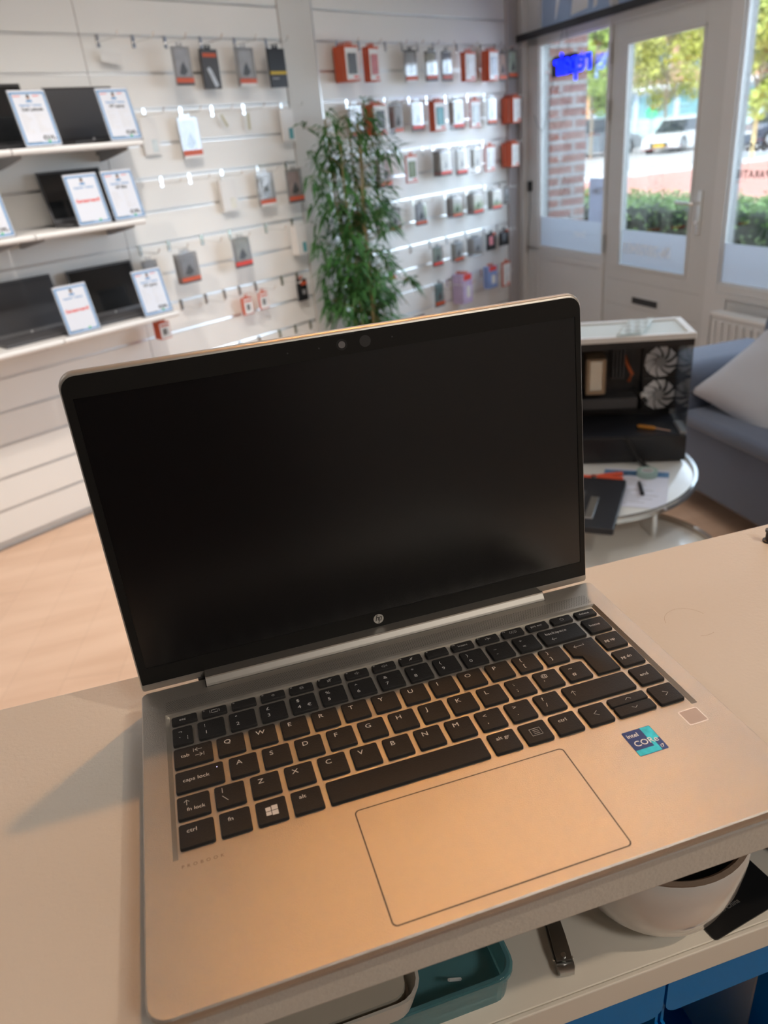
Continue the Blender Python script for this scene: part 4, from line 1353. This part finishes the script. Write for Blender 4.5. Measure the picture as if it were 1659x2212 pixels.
for cz in (302, 182):
    fp_ = MB()
    fp_.box(-124, -4, 204, 226, cz - 60, cz + 60, 3)
    fr_ = fp_.build('fan_frame', blk, pc)
    fm_ = MB()
    for k in range(9):
        a0 = 2 * PI * k / 9
        def pt(r, a, y):
            return (-64 + r * math.cos(a), y, cz + r * math.sin(a))
        rows = []
        for j in range(6):
            r = 17 + 39 * j / 5
            sw_ = a0 + 0.5 * (j / 5) ** 1.2
            wd = 0.30 + 0.27 * math.sin(PI * (j / 5) * .55 + .35)
            rows.append((pt(r, sw_, 202), pt(r, sw_ + wd, 192)))
        for q0, q1 in zip(rows, rows[1:]):
            fm_.quad(q0[0], q1[0], q1[1], q0[1])
    fm_.build('fan_blades', fanw, fr_, recalc=False)
    MB().lathe([(0, 0), (17, 0), (18, 3), (18, 16), (0, 16)], 0, 0, 24, Matrix.Rotation(PI / 2, 4, 'X')).build('fan_hub', M['grey'], fr_, 'a', loc=Vector((-64, 206, cz)) * K)
# innards
mbd = MB().box(-400, -150, 220, 226, 120, 410).build('motherboard', mat('circuit_board', (0.025, 0.025, 0.028), 0.5, var=0.5, vs_=40), pc)
cl = MB().box(-330, -262, 120, 218, 215, 345, 3).build('cpu_cooler', mat('cooler_tan', (0.36, 0.26, 0.17), 0.4, 0.3), pc)
MB().box(-318, -276, 116, 121, 232, 338, 1).build('cooler_plate', mat('cooler_plate', (0.72, 0.70, 0.62), 0.25, 0.6), cl)
for i in range(4):
    MB().box(-232 + i * 12, -226 + i * 12, 180, 219, 250, 380).build('memory_stick', M['dgrey'], mbd)
MB().box(-430, -150, 120, 215, 160, 198, 3).build('graphics_card', M['dgrey'], pc)
MB().tube([(-190, 205, 330), (-180, 180, 300), (-165, 170, 270), (-172, 190, 240)], 6, 8).build('cable', mat('cable_orange', (0.55, 0.12, 0.03), 0.5), pc, 'a')
MB().tube([(-150, 200, 210), (-130, 150, 195), (-120, 120, 185), (-135, 150, 150)], 6, 8).build('cable', M['rubber'], pc, 'a')
MB().lathe([(0, -14), (10, -10), (14, 0), (10, 10), (0, 14)], -124, 150, 14).build('fan_connector', M['white'], pc, 'a', loc=(0, 0, .196))
MB().tube([(-200, 215, 185), (-185, 200, 180)], 7, 8).build('connector', M['red'], pc, 'a')
MB().tube([(-205, -4, 96), (-190, -8, 70), (-160, -12, 20), (-140, -40, 4), (-132, -60, 4)], [9, 9, 8, 7, 7], 8).build('strap', M['rubber'], pc, 'a')
# loose foil on the case
fo = MB()
rr = random.Random(3)
H_ = {}
def ff(u, v):
    return (-255 + 90 * u + 70 * v, -4 + 200 * v + 20 * u, 451.5 + 3 * math.sin(u * 9 + v * 4) ** 2 * (1 if 0 < u < 1 else .2) + 4 * abs(math.sin(v * 11 + u * 3)))
fo.grid(ff, 14, 14, 1)
tag(fo.build('plastic_sheet', mat('pale_plastic', (0.86, 0.93, 0.88), 0.35, var=0.15, vs_=12)), 'crumpled pale plastic sheet lying on top of the computer case', 'sheet', None,
    W(1683, 1835, FL + 452), RC)
# screwdriver on the case floor
sd = thing('screwdriver', 'small orange handled screwdriver lying inside the open computer case', 'screwdriver', W(1683, 1835, FL + 452 + 98.8), RC)
MB().tube([(-152, 84, 7), (-145, 80, 7), (-100, 56, 7), (-95, 53, 7)], [4, 7, 7, 4], 10).build('handle', mat('amber_handle', (0.62, 0.27, 0.04), 0.35), sd, 'a')
MB().tube([(-95, 53, 7), (-50, 28, 5)], [3, 2.5], 8).build('shaft', mat('copper', (0.65, 0.42, 0.32), 0.3, 0.6), sd, 'a')
# clutter on the table: z = 450 + floor
TZ = FL + 450.3
bx = thing('notebook_shell', 'dark open laptop shell lying flat on the round table edge', 'laptop', W(1231, 1560, TZ), math.radians(51))
MB().prism(rrect(-95, 262, -8, 248, 8), 0.5, 20, bev=2).build('shell', mat('shell_black', (0.02, 0.021, 0.026), 0.4), bx, loc=None)
MB().box(-60, 150, 105, 165, 20, 22, 1).build('battery', M['dgrey'], bx)
MB().box(-40, 110, 60, 85, 20, 23, 1).build('heat_pipe', M['steel'], bx)
MB().box(60, 180, 205, 222, 20, 24, 2).build('hinge_strip', M['white'], bx)
pp = MB().box(-105, 105, -148, 148, 0, 0.6).build('paper_sheet', mat('form_paper', (0.70, 0.72, 0.82), 0.6))
tag(pp, 'printed form with a blue header strip lying on the round table', 'paper', None, W(1415, 1735, TZ), math.radians(-37))
MB().box(-105, 105, 92, 134, 0.6, 1.0).build('header_strip', mat('form_blue', (0.10, 0.22, 0.40), 0.6, var=0.5, vs_=50), pp)
ps = MB()
for i in range(16):
    ps.box(-92, -92 + rr.uniform(60, 170), 70 - i * 13, 73 - i * 13, 0.6, 0.9)
ps.build('small_print', M['grey'], pp)
text('Laptop', 34, M['black'], 'form_lettering', pp, (-70, 100, 1.05), ext=0.02, bold=0.5)
p2 = thing('marker_pen', 'short black marker pen lying across the printed form', 'pen', W(1420, 1705, TZ + 0.9), math.radians(62))
MB().tube([(-42, 0, 7), (-40, 0, 7), (20, 0, 7), (21, 0, 7)], [5, 7, 7, 5.5], 12).build('barrel', M['black'], p2, 'a')
MB().tube([(21, 0, 7), (44, 0, 7), (46, 0, 7)], [6.6, 6.6, 4], 12).build('cap', M['dgrey'], p2, 'a')
pc2 = thing('pliers', 'orange handled pliers behind the dark laptop shell on the round table', 'pliers', W(1340, 1850, TZ), math.radians(-24))
MB().tube([(-50, -6, 8), (0, 2, 8), (40, 12, 8), (92, 20, 8)], [7, 7, 8, 8], 8).build('handle', mat('tool_orange', (0.75, 0.10, 0.04), 0.4), pc2, 'a')
MB().tube([(-50, 10, 8), (0, -2, 8), (40, -14, 8), (88, -24, 8)], [7, 7, 8, 8], 8).build('handle', MATS['tool_orange'], pc2, 'a')
MB().lathe([(0, 2), (12, 2), (12, 14), (0, 14)], -4, 0, 16).build('pivot', M['steel'], pc2, 'a')
MB().tube([(-50, 6, 8), (-85, 2, 8)], [8, 3], 8).build('jaw', M['steel'], pc2, 'a')
bg_ = thing('tape_roll', 'roll of clear tape standing near the computer case', 'tape', W(1505, 1795, TZ))
MB().lathe([(20, 0), (34, 0), (34, 19), (20, 19), (20, 0)], 0, 0, 32).build('roll', mat('tape_green', (0.35, 0.50, 0.46), 0.3), bg_, 'a')
MB().lathe([(18, 0.2), (20, 0.2), (20, 18.8), (18, 18.8), (18, 0.2)], 0, 0, 32).build('core', M['card'], bg_, 'a')

# ================================================================== sofa
so = thing('sofa', 'dark blue grey fabric sofa standing under the shop window', 'sofa', W(0, 0, FL))
fab = mat('sofa_fabric', (0.125, 0.155, 0.225), 0.95, var=0.25, vs_=300, bump=0.6, bs=700, sheen=0.3)
MB().box(2040, 2520, 560, 2560, 100, 388, 25, 4).build('seat_base', fab, so, 'a')
MB().box(2000, 2400, 1310, 2296, 385, 446, 24, 4).build('seat_cushion', fab, so, 'a')
MB().box(2000, 2400, 560, 1304, 385, 446, 24, 4).build('seat_cushion', fab, so, 'a')
MB().box(2340, 2560, 560, 2300, 300, 800, 60, 5).build('backrest', fab, so, 'a')
MB().box(2000, 2560, 2296, 2580, 75, 622, 70, 6).build('armrest', fab, so, 'a')
for x, y in ((2090, 620), (2090, 2520), (2480, 620), (2480, 2520)):
    MB().lathe([(0, 0), (20, 0), (26, 72), (0, 72)], x, y, 14).build('leg', M['black'], so, 'a')
# pillow
pm = MB()
def pil(sgn):
    def f(u, v):
        a, b = u * 2 - 1, v * 2 - 1
        pin = 1 - 0.10 * (1 - a * a) - 0.0
        pin2 = 1 - 0.10 * (1 - b * b)
        t_ = (1 - a ** 4) * (1 - b ** 4)
        return (a * 240 * pin2, b * 225 * pin, sgn * 82 * t_ ** .6 + 4 * math.sin(a * 7 + b * 3) * t_)
    return f
pm.grid(pil(1), 18, 18)
pm.grid(pil(-1), 18, 18)
bmesh.ops.remove_doubles(pm.bm, verts=pm.bm.verts, dist=0.002)
pi_ = pm.build('cushion', mat('cushion_fabric', (0.50, 0.52, 0.57), 0.9, bump=0.3, bs=500), None, 'all')
tag(pi_, 'pale plump cushion leaning in the corner of the dark sofa', 'cushion', None, W(2290, 2100, FL + 562))
pi_.rotation_euler = (Vector((-.50, -.42, .76)).to_track_quat('Z', 'Y').to_matrix().to_4x4() @ Matrix.Rotation(0.98, 4, 'Z')).to_euler()

# ================================================================== under and on the counter
po_ = thing('ceramic_pot', 'glazed off white ceramic pot with an unglazed brown rim', 'pot', W(338, 139, -249.8))
MB().lathe([(0, 0), (34, 0), (46, 6), (57, 22), (64, 45), (67, 68), (67.5, 86), (66, 89), (63, 89)], 0, 0, 56).build('glazed_body', mat('cream_glaze', (0.82, 0.81, 0.78), 0.12, coat=0.6, var=0.08, vs_=30), po_, 'a')
MB().lathe([(66.5, 87), (66.8, 89.5), (64, 90.5), (61.5, 88), (61, 78)], 0, 0, 56).build('raw_rim', mat('raw_clay', (0.26, 0.19, 0.14), 0.9, bump=0.6, bs=300), po_, 'a')
MB().lathe([(61.3, 84), (60, 55), (50, 25), (30, 12), (0, 10)], 0, 0, 40).build('inside', mat('dark_glaze', (0.012, 0.02, 0.03), 0.3), po_, 'a')
nc = thing('nail_clipper', 'steel nail clipper lying on the open shelf under the laptop', 'nail clipper', W(243, 96, -249.6), math.radians(-12.5))
lv = MB()
loft(lv, [[(x - w, y, z), (x + w, y, z), (x + w, y, z + 1.6), (x - w, y, z + 1.6)] for (x, w, y, z) in
          ((0, 5.6, 8, 7.5), (0, 5.8, 14, 8.6), (0, 5.6, 25, 9.6), (0, 5.2, 40, 9.2), (0, 5.0, 56, 7.8), (0, 4.8, 66, 7.2))])
lv.build('lever', mat('brushed_steel', (0.26, 0.26, 0.25), 0.32, 1.0), nc, 'a')
bd = MB()
loft(bd, [[(x - w, y, z), (x + w, y, z), (x + w, y, z + t_), (x - w, y, z + t_)] for (x, w, y, z, t_) in
          ((0, 5.2, 0, 3.2, 3.0), (0, 6.2, 3, 0.6, 6.8), (0, 6.6, 7, 0.3, 6.6), (0, 6.0, 16, 0.3, 3.0), (0, 5.4, 64, 0.3, 2.2))])
bd.build('jaws', M['steel'], nc, 'a')
MB().box(-7.6, 7.6, 10, 12.4, 3, 5.6, .6).build('pin', M['chrome'], nc)
MB().lathe([(0, 0), (2, 0), (2, 11), (0, 11)], 0, 10.5, 10).build('post', M['chrome'], nc, 'a')
# teal box
tb = thing('plastic_box', 'clear teal plastic box on the shelf, partly under a white tray', 'box', W(0, 0, -249.8), 0)
teal2 = mat_glass('teal_plastic', (0.60, 0.88, 0.92), 0.15, 0.05, (0.30, 0.66, 0.76), 0.42)
tm = MB()
o1, o2 = rrect(40, 200, 98, 190, 12), rrect(38, 203, 95, 193, 14)
i1, i2 = rrect(42, 198, 100, 188, 10), rrect(40.5, 200.5, 97.5, 190.5, 12)
loft(tm, [[(x, y, 2) for x, y in i1], [(x, y, 0) for x, y in o1], [(x, y, 30) for x, y in o2], [(x, y, 30) for x, y in i2], [(x, y, 2.4) for x, y in i1]])
tm.build('tray_body', teal2, tb)
lm = MB()
lpo, lpi = rrect(36.5, 204.5, 93.5, 194.5, 15), rrect(40, 201, 97, 191, 12)
loft(lm, [[(x, y, 26) for x, y in lpi], [(x, y, 26) for x, y in lpo], [(x, y, 29.5) for x, y in lpo], [(x, y, 29.5) for x, y in lpi]])
lm.bm.faces.ensure_lookup_table()
bmesh.ops.delete(lm.bm, geom=[f for f in lm.bm.faces if len(f.verts) > 4], context='FACES_ONLY')
lm.build('lip', teal2, tb)
ci = MB()
for i in range(12):
    x, y = rr.uniform(55, 185), rr.uniform(112, 178)
    ci.tube([(x, y, 6), (x + rr.uniform(-14, 14), y + rr.uniform(-8, 8), rr.uniform(6, 18))], 1.2, 5)
ci.build('small_parts', M['white'], tb)['kind'] = 'stuff'
tr = thing('tray', 'shallow white plastic tray resting on the teal box', 'tray', W(0, 0, -219.8), 0)
wm = MB()
loft(wm, [[(x, y, 3) for x, y in rrect(-60, 128, 95, 180, 14)], [(x, y, 0.2) for x, y in rrect(-60, 130, 93, 182, 15)], [(x, y, 20) for x, y in rrect(-64, 136, 90, 186, 18)],
          [(x, y, 20) for x, y in rrect(-62, 134, 92, 184, 17)], [(x, y, 3.5) for x, y in rrect(-60, 128, 95, 180, 14)]])
wm.build('body', mat('tray_white', (0.62, 0.61, 0.57), 0.4), tr, 'a')
MB().prism(rrect(-58, 126, 97, 178, 12), 3.5, 17).build('contents', mat('brown_pad', (0.50, 0.47, 0.40), 0.8), tr)
# black card
bc = MB().prism(rrect(-38, 38, -26, 26, 3), 0, 1.2).build('black_card', mat('glossy_black_card', (0.012, 0.012, 0.012), 0.3))
tag(bc, 'black printed card lying on the shelf beside the ceramic pot', 'card', None, W(392, 114, -249.8), math.radians(8))
text('Made in China', 5.5, mat('card_grey', (0.25, 0.25, 0.24), 0.5), 'card_lettering', bc, (-30, -12, 1.25), ext=0.01)
# storage bins
binb = mat('bin_blue', (0.004, 0.20, 0.58), 0.5, var=0.12, vs_=6, spec=0.15)
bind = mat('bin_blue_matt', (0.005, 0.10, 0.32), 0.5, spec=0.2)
bk = thing('storage_bin', 'deep blue storage bin standing behind the ceramic pot', 'storage bin', W(452, 120, -249.8 + 0), 0)
m1 = MB()
m1.box(0, 180, 0, 3, 0, 92).box(0, 180, 117, 120, 0, 170).box(0, 3, 3, 117, 0, 150).box(177, 180, 3, 117, 0, 150).box(3, 177, 3, 117, 0, 3)
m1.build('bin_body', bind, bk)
MB().box(-2, 182, -4, 4, 90, 96, 1.5).build('rim', mat('bin_rim', (0.03, 0.16, 0.42), 0.3), bk)
MB().box(-2, 182, -3, -0.5, 44, 48, .8).build('rib', MATS['bin_rim'], bk)
def make_bin(x0, x1, lab):
    r = thing('storage_bin', lab, 'storage bin', W((x0 + x1) / 2, 86, -541), 0, 'blue storage bins under the open shelf')
    h2 = (x1 - x0) / 2 - 1.2
    # tall front apron with rounded lower corners, sloping outwards
    ap = MB()
    ap.prism([(-h2, 262)] + [(-h2 + 11 - 11 * math.cos(a), 232 - 11 * math.sin(a)) for a in [i * PI / 10 for i in range(6)]] +
             [(h2 - 11 + 11 * math.sin(a), 232 - 11 * math.cos(a)) for a in [i * PI / 10 for i in range(6)]] + [(h2, 262)], -2, 1, 'y')
    ap.build('front_lip', binb, r)
    bdm = MB()
    bdm.box(-h2, -h2 + 2.5, 2, 155, 0.5, 240).box(h2 - 2.5, h2, 2, 155, 0.5, 240).box(-h2, h2, 152.5, 155, 0.5, 240).box(-h2, h2, 2, 155, 0.5, 3)
    bdm.box(-h2, h2, -6, -3, 0.5, 120)
    for sx in (-h2, h2 - 2.5):
        bdm.prism([(-6, 120), (2, 120), (2, 205), (-1, 205)], sx, sx + 2.5, 'x')
    bdm.build('bin_body', binb, r)
    return r
make_bin(204, 320.3, 'blue storage bin under the shelf, left of the two most visible ones')
make_bin(320.5, 437, 'blue storage bin under the shelf, below the ceramic pot')
make_bin(87.5, 203.8, 'blue storage bin under the shelf, at the bottom photo edge')
def item(lab, cat, name, x, y, z, rot, fn):
    o = fn()
    tag(o, lab, cat, None, W(x, y, z))
    o.rotation_euler = rot
    return o
item('white battery block lying in the blue bin below the pot', 'battery', 'battery_block', 365, 98, -470, (0.5, 0.2, 0.5),
     lambda: MB().box(-22, 22, -12, 12, -34, 34, 3).build('battery_block', mat('pale_block', (0.42, 0.42, 0.46), 0.5)))
item('small white price label stuck in the left blue bin', 'label', 'paper_label', 300, 86, -452, (0.9, 0.2, 0.4),
     lambda: MB().box(-10, 10, -14, 14, 0, 0.6).build('paper_label', M['card']))
item('second small white label beside the first in the left blue bin', 'label', 'paper_label', 316, 84, -462, (0.8, -0.2, 0.9),
     lambda: MB().box(-11, 11, -11, 11, 0, 0.6).build('paper_label', M['card']))
item('black cylindrical adapter standing in the blue bin below the pot', 'adapter', 'power_adapter', 405, 92, -455, (0.9, 0.1, 0.3),
     lambda: MB().lathe([(0, -30), (13, -30), (14, -26), (14, 24), (11, 26), (11, 30), (8, 30), (8, 25), (0, 25)]).build('power_adapter', M['black'], None, 'a'))
item('black plastic tray filling the bottom of the left blue bin', 'tray', 'parts_tray', 262, 118, -505, (0.15, 0, 0),
     lambda: MB().box(-52, 52, -34, 34, -18, 18, 4).build('parts_tray', M['black']))
bw = thing('cable_clip', 'tiny black plastic clip on the counter at the right photo edge', 'clip', W(499.5, 234, -20), 0)
MB().lathe([(0, 0), (4.5, 0), (4.5, 1.5), (2.6, 2.5), (2.6, 9), (0, 9.5)], 0, 0, 16).build('clip_body', M['black'], bw, 'a')
MB().lathe([(0, 9), (3.4, 9), (3.4, 11), (0, 11)], 0, 0, 16).build('clip_head', M['dgrey'], bw, 'a')

# ================================================================== the street
GZ = FL - 100
paver = mat('pale_pavement', (0.62, 0.55, 0.50), 0.9, var=0.08, vs_=0.6)
def ground(name, x0, x1, y0, y1, m, dz=0):
    return struct(MB().box(x0, x1, y0, y1, -200 + dz, dz).build(name, m, loc=W(0, 0, GZ)))
ground('ground', -30000, 120000, 3000, 90000, mat('asphalt_pale', (0.46, 0.44, 0.43), 0.9, var=0.12, vs_=0.5), -6)
struct(MB().box(2700, 120000, -40000, 3000, -206, -6).build('ground_1', MATS['asphalt_pale'], loc=W(0, 0, GZ)))
ground('pavement', 3000, 120000, 7000, 12000, paver)
ground('cycle_path', 3000, 120000, 12000, 21800, mat('red_pavers', (0.60, 0.27, 0.21), 0.9, var=0.12, vs_=0.8))
ground('kerb', 3000, 120000, 21800, 23600, mat('pale_kerb', (0.75, 0.72, 0.70), 0.9), 30)
ground('far_pavement', -30000, 120000, 38500, 90000, paver, 20)

hg = thing('hedge', 'clipped green hedge running along the shop front outside', 'hedge', W(0, 0, GZ))
hleaf = mat('hedge_leaf', (0.36, 0.60, 0.17), 0.5, var=0.7, vs_=14)
hv = MB()
hd0, hd1 = P0_ - T_ * 2500 + NN_ * 1150, P0_ + T_ * 5200 + NN_ * 1150
ang_h = math.atan2(T_.y, T_.x)
Mh = Matrix.Translation(Vector((hd0.x, hd0.y, 0)) * K) @ Matrix.Rotation(ang_h, 4, 'Z')
hv.box(0, 7700, -300, 300, 10, 1010, 60, 2, Mh)
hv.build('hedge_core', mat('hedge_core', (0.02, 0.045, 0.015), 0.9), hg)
hl = MB()
rr = random.Random(11)
for i in range(15000):
    side = rr.random()
    x = rr.uniform(0, 7700)
    if side < .5:
        y, z = rr.uniform(-320, 320), 1020 + rr.gauss(0, 24)
    else:
        y, z = (300 + rr.uniform(0, 40)) * (1 if side < .85 else -1), rr.uniform(350, 1040)
    p = Mh @ (Vector((x, y, z)) * K)
    a = Vector((rr.uniform(-1, 1), rr.uniform(-1, 1), rr.uniform(-.6, 1))).normalized()
    b = a.cross(Vector((rr.uniform(-1, 1), rr.uniform(-1, 1), rr.uniform(-1, 1)))).normalized()
    s = rr.uniform(.012, .026)
    v = [hl.bm.verts.new(q) for q in (p - a * s, p + b * s * .55, p + a * s, p - b * s * .55)]
    hl.bm.faces.new(v)
hl.build('foliage', hleaf, hg, recalc=False)

def tree(x, y, hc, rad, hh, lab, colr, seed, n=7500, trunkcol=None, trunk_r=90):
    r = thing('street_tree', lab, 'tree', W(x, y, GZ), 0, 'street trees outside the shop')
    q = random.Random(seed)
    tk = MB()
    tk.tube([(0, 0, 0), (20, 10, hc * .5), (-10, 0, hc), (0, 0, hc + hh * .6)], [trunk_r, trunk_r * .85, trunk_r * .6, 15], 10)
    tk.build('trunk', trunkcol or mat('tree_bark', (0.30, 0.24, 0.17), 0.9), r, 'a')
    brm = MB()
    blobs = []
    for i in range(30):
        a = q.uniform(0, 2 * PI)
        rr_ = rad * q.uniform(.25, .82)
        z = hc + hh * q.uniform(-.28, .78)
        f = 1 - abs((z - hc - hh * .2) / hh) * .7
        b = Vector((rr_ * math.cos(a) * f, rr_ * math.sin(a) * f, z))
        blobs.append((b, rad * q.uniform(.22, .36)))
        brm.tube([(0, 0, max(hc * .72, z - hh * .3)), (b.x * .5, b.y * .5, z - hh * .1), tuple(b)], [28, 18, 7], 5)
    brm.build('branches', MATS['tree_bark'] if 'tree_bark' in MATS else mat('tree_bark', (0.30, 0.24, 0.17), 0.9), r)
    lv_ = MB()
    for i in range(n):
        b, s = q.choice(blobs)
        d_ = Vector((q.gauss(0, 1), q.gauss(0, 1), q.gauss(0, .8))).normalized() * s * q.random() ** .4
        p = (b + d_) * K
        a = Vector((q.uniform(-1, 1), q.uniform(-1, 1), q.uniform(-1, 1))).normalized()
        c = a.cross(Vector((q.uniform(-1, 1), q.uniform(-1, 1), q.uniform(-1, 1)))).normalized()
        s2 = q.uniform(.06, .14)
        v = [lv_.bm.verts.new(k_) for k_ in (p - a * s2, p + c * s2 * .6, p + a * s2, p - c * s2 * .6)]
        lv_.bm.faces.new(v)
    lv_.build('foliage', mat('tree_leaf_' + lab.split()[0], colr, 0.6, var=0.8, vs_=1.6), r, recalc=False)
tree(25500, 35700, 3300, 2500, 3800, 'round yellow green street tree seen through the shop door', (0.66, 0.66, 0.12), 1)
tree(21300, 35500, 3300, 2000, 3600, 'green street tree seen through the left shop window', (0.42, 0.55, 0.12), 2)
tree(19650, 22600, 2600, 1500, 3400, 'olive street tree on a pale stake seen through the right window', (0.50, 0.58, 0.12), 3,
     trunkcol=mat('pale_stake', (0.75, 0.60, 0.30), 0.8), trunk_r=80)

def make_car(x, y, yaw, L, wid, H, col, lab, van=False, plate=True):
    r = thing('parked_car', lab, 'car', W(x, y, GZ), yaw, 'cars parked across the street')
    w = wid / 2
    def prof(s, yy):
        # lower body from the front (+x) to the back
        pts = [(L * .5, 250), (L * .5, H * .36), (L * .47, H * .46), (L * .28, H * .57), (L * .22, H * .60)]
        pts += [(-L * .47, H * .62), (-L * .5, H * .50), (-L * .5, 260), (-L * .42, 180), (L * .42, 180)]
        return [(px * s, yy, pz) for px, pz in pts]
    b = MB()
    loft(b, [prof(.985, -w), prof(1, -w * .94), prof(1, w * .94), prof(.985, w)])
    body = b.build('body', mat('car_paint_' + lab.split()[0], col, 0.3, 0.1, coat=0.5), r, True)
    g_ = MB()
    if van:
        gp = [(L * .26, H * .58), (L * .14, H * .97), (-L * .44, H * .99), (-L * .48, H * .58)]
    else:
        gp = [(L * .24, H * .58), (L * .08, H * .96), (-L * .24, H * .97), (-L * .42, H * .60)]
    loft(g_, [[(px, -w * .86 + (pz - H * .58) * .22 * 1, pz) for px, pz in gp], [(px, w * .86 - (pz - H * .58) * .22, pz) for px, pz in gp]])
    g_.build('windows', mat('car_glass', (0.03, 0.04, 0.05), 0.08), r)
    rf = MB()
    ty = w * .86 - (H * .39) * .22
    rf.box(gp[2][0] - 20, gp[1][0] + 20, -ty - 15, ty + 15, H * .955, H, 15, 2)
    rf.build('roof', MATS['car_paint_' + lab.split()[0]], r, True)
    for sx in (L * .31, -L * .31):
        for sy in (-1, 1):
            wh = MB().lathe([(0, -100), (300, -100), (320, -70), (320, 70), (300, 100), (0, 100)], 0, 0, 28, Matrix.Rotation(PI / 2, 4, 'X')).build(
                'wheel', M['rubber'], r, 'a', loc=Vector((sx, sy * (w - 95), 320)) * K)
            MB().lathe([(0, -6), (190, -4), (200, 0), (190, 4), (0, 6)], 0, 0, 20, Matrix.Rotation(PI / 2, 4, 'X')).build('rim', M['steel'], wh, 'a', loc=(0, sy * .101, 0))
            MB().lathe([(0, -8), (365, -8), (365, 8), (0, 8)], 0, 0, 28, Matrix.Rotation(PI / 2, 4, 'X')).build('wheel_arch', M['black'], r, 'a', loc=Vector((sx, sy * (w - 4), 330)) * K)
    for sy in (-1, 1):
        MB().box(L * .485, L * .503, sy * w * .66 - 160, sy * w * .66 + 160, H * .37, H * .45, 6).build('headlight', M['white'], r)
        MB().box(-L * .505, -L * .49, sy * w * .72 - 120, sy * w * .72 + 120, H * .47, H * .57, 6).build('tail_light', M['red'], r)
    gl_ = MB().box(L * .49, L * .504, -w * .5, w * .5, H * .19, H * .33, 6).build('grille', M['black'], r)
    MB().box(L * .503, L * .507, -270, 270, H * .20, H * .29, 2).build('number_plate', mat('plate_yellow', (0.85, 0.50, 0.02), 0.4), gl_)
make_car(25150, 34150, PI + 0.55, 4100, 1700, 1420, (0.85, 0.85, 0.84), 'white small car with a yellow number plate seen through the door')
make_car(22900, 37900, 0, 4600, 1800, 1750, (0.30, 0.33, 0.36), 'grey tall car behind the white car, seen through the door', True)
make_car(21900, 39700 + 400, 0, 4500, 1750, 1600, (0.35, 0.42, 0.50), 'blue grey car seen through the left shop window')
make_car(26400, 28800, PI, 4500, 1800, 1600, (0.05, 0.065, 0.10), 'dark blue car parked behind the olive tree in the right window')

# buildings across the street
def building(x0, x1, y, h, wallm, lab, ground_m, ph=0, seed=1):
    r = thing('building', lab, 'building', W(x0, y, GZ), 0, 'buildings across the street')
    w = x1 - x0
    MB().box(0, w, 0, 9000, 3100, h).build('brick_upper', wallm, r)
    MB().box(0, w, 60, 9000, 0, 3100).build('ground_floor', ground_m, r)
    MB().box(-100, w + 100, -350, 9200, h, h + 350).build('roof_edge', M['white'], r)
    MB().box(-50, w + 50, -500, 60, 2950, 3250).build('awning', M['white'], r)
    n = max(2, int(w / 2600))
    for i in range(n):
        cx = w * (i + .5) / n
        for z in ((3900, 5300), (6500, 7900)):
            if z[1] < h - 200:
                f = MB().box(cx - 750, cx + 750, -40, 30, z[0], z[1]).build('window', M['white'], r)
                MB().box(cx - 660, cx + 660, -46, -40, z[0] + 80, z[1] - 80).build('window_pane', mat('far_glass', (0.10, 0.15, 0.19), 0.1), f)
        sf = MB().box(cx - w / n * .42, cx + w / n * .42, 20, 70, 500, 2700).build('shop_window', mat('teal_glass', (0.20, 0.42, 0.45), 0.15), r)
        MB().box(cx - w / n * .42, cx + w / n * .42, 12, 20, 500, 1500).build('window_sheet', mat('mint_sheet', (0.55, 0.72, 0.68), 0.5), sf)
    for i in range(n + 1):
        cx = w * i / n
        MB().box(cx - 130, cx + 130, -60, 70, 0, 2950).build('column', mat('pale_blue_column', (0.62, 0.72, 0.85), 0.5), r)
orb = mat_brick('far_orange_brick', (0.72, 0.34, 0.20), (0.78, 0.42, 0.27), (0.75, 0.55, 0.42), 0.25, 0.08, 0.01, 0.5)
building(26600, 38000, 44200, 7200, orb, 'orange brick building with a teal shop front seen through the door', mat('pale_front', (0.62, 0.70, 0.72), 0.6))
building(38300, 60000, 44200, 8400, mat_brick('far_red_brick', (0.52, 0.25, 0.18), (0.60, 0.32, 0.24), (0.6, 0.5, 0.45), 0.25, 0.08, 0.01, 0.5),
         'red brown brick building seen through the right shop window', MATS['pale_front'])
building(8000, 26300, 47000, 9500, MATS['far_red_brick'], 'red brown brick building behind the trees left of the orange one', mat('cream_front', (0.75, 0.66, 0.55), 0.6))
# orange banner
bn = thing('street_banner', 'tall pale orange banner seen low in the left shop window', 'banner', W(24300, 41800, GZ), math.radians(-35))
MB().box(-500, 500, -15, 15, 900, 3600).build('banner_cloth', mat('banner_orange', (0.90, 0.45, 0.20), 0.6), bn)
MB().tube([(-540, 0, 0), (-540, 0, 3800)], 30, 8).build('banner_pole', M['grey'], bn)
# round green sign
gs = thing('street_sign', 'round green sign on a thin post before the teal shop front', 'sign', W(29400, 42500, GZ), math.radians(-35))
MB().tube([(0, 0, 0), (0, 0, 1900)], 40, 8).build('post', M['grey'], gs)
MB().lathe([(0, -20), (330, -20), (330, 20), (0, 20)], 0, 0, 28, Matrix.Rotation(PI / 2, 4, 'X')).build('disc', mat('sign_green', (0.05, 0.65, 0.28), 0.5), gs, loc=(0, 0, 1.75))
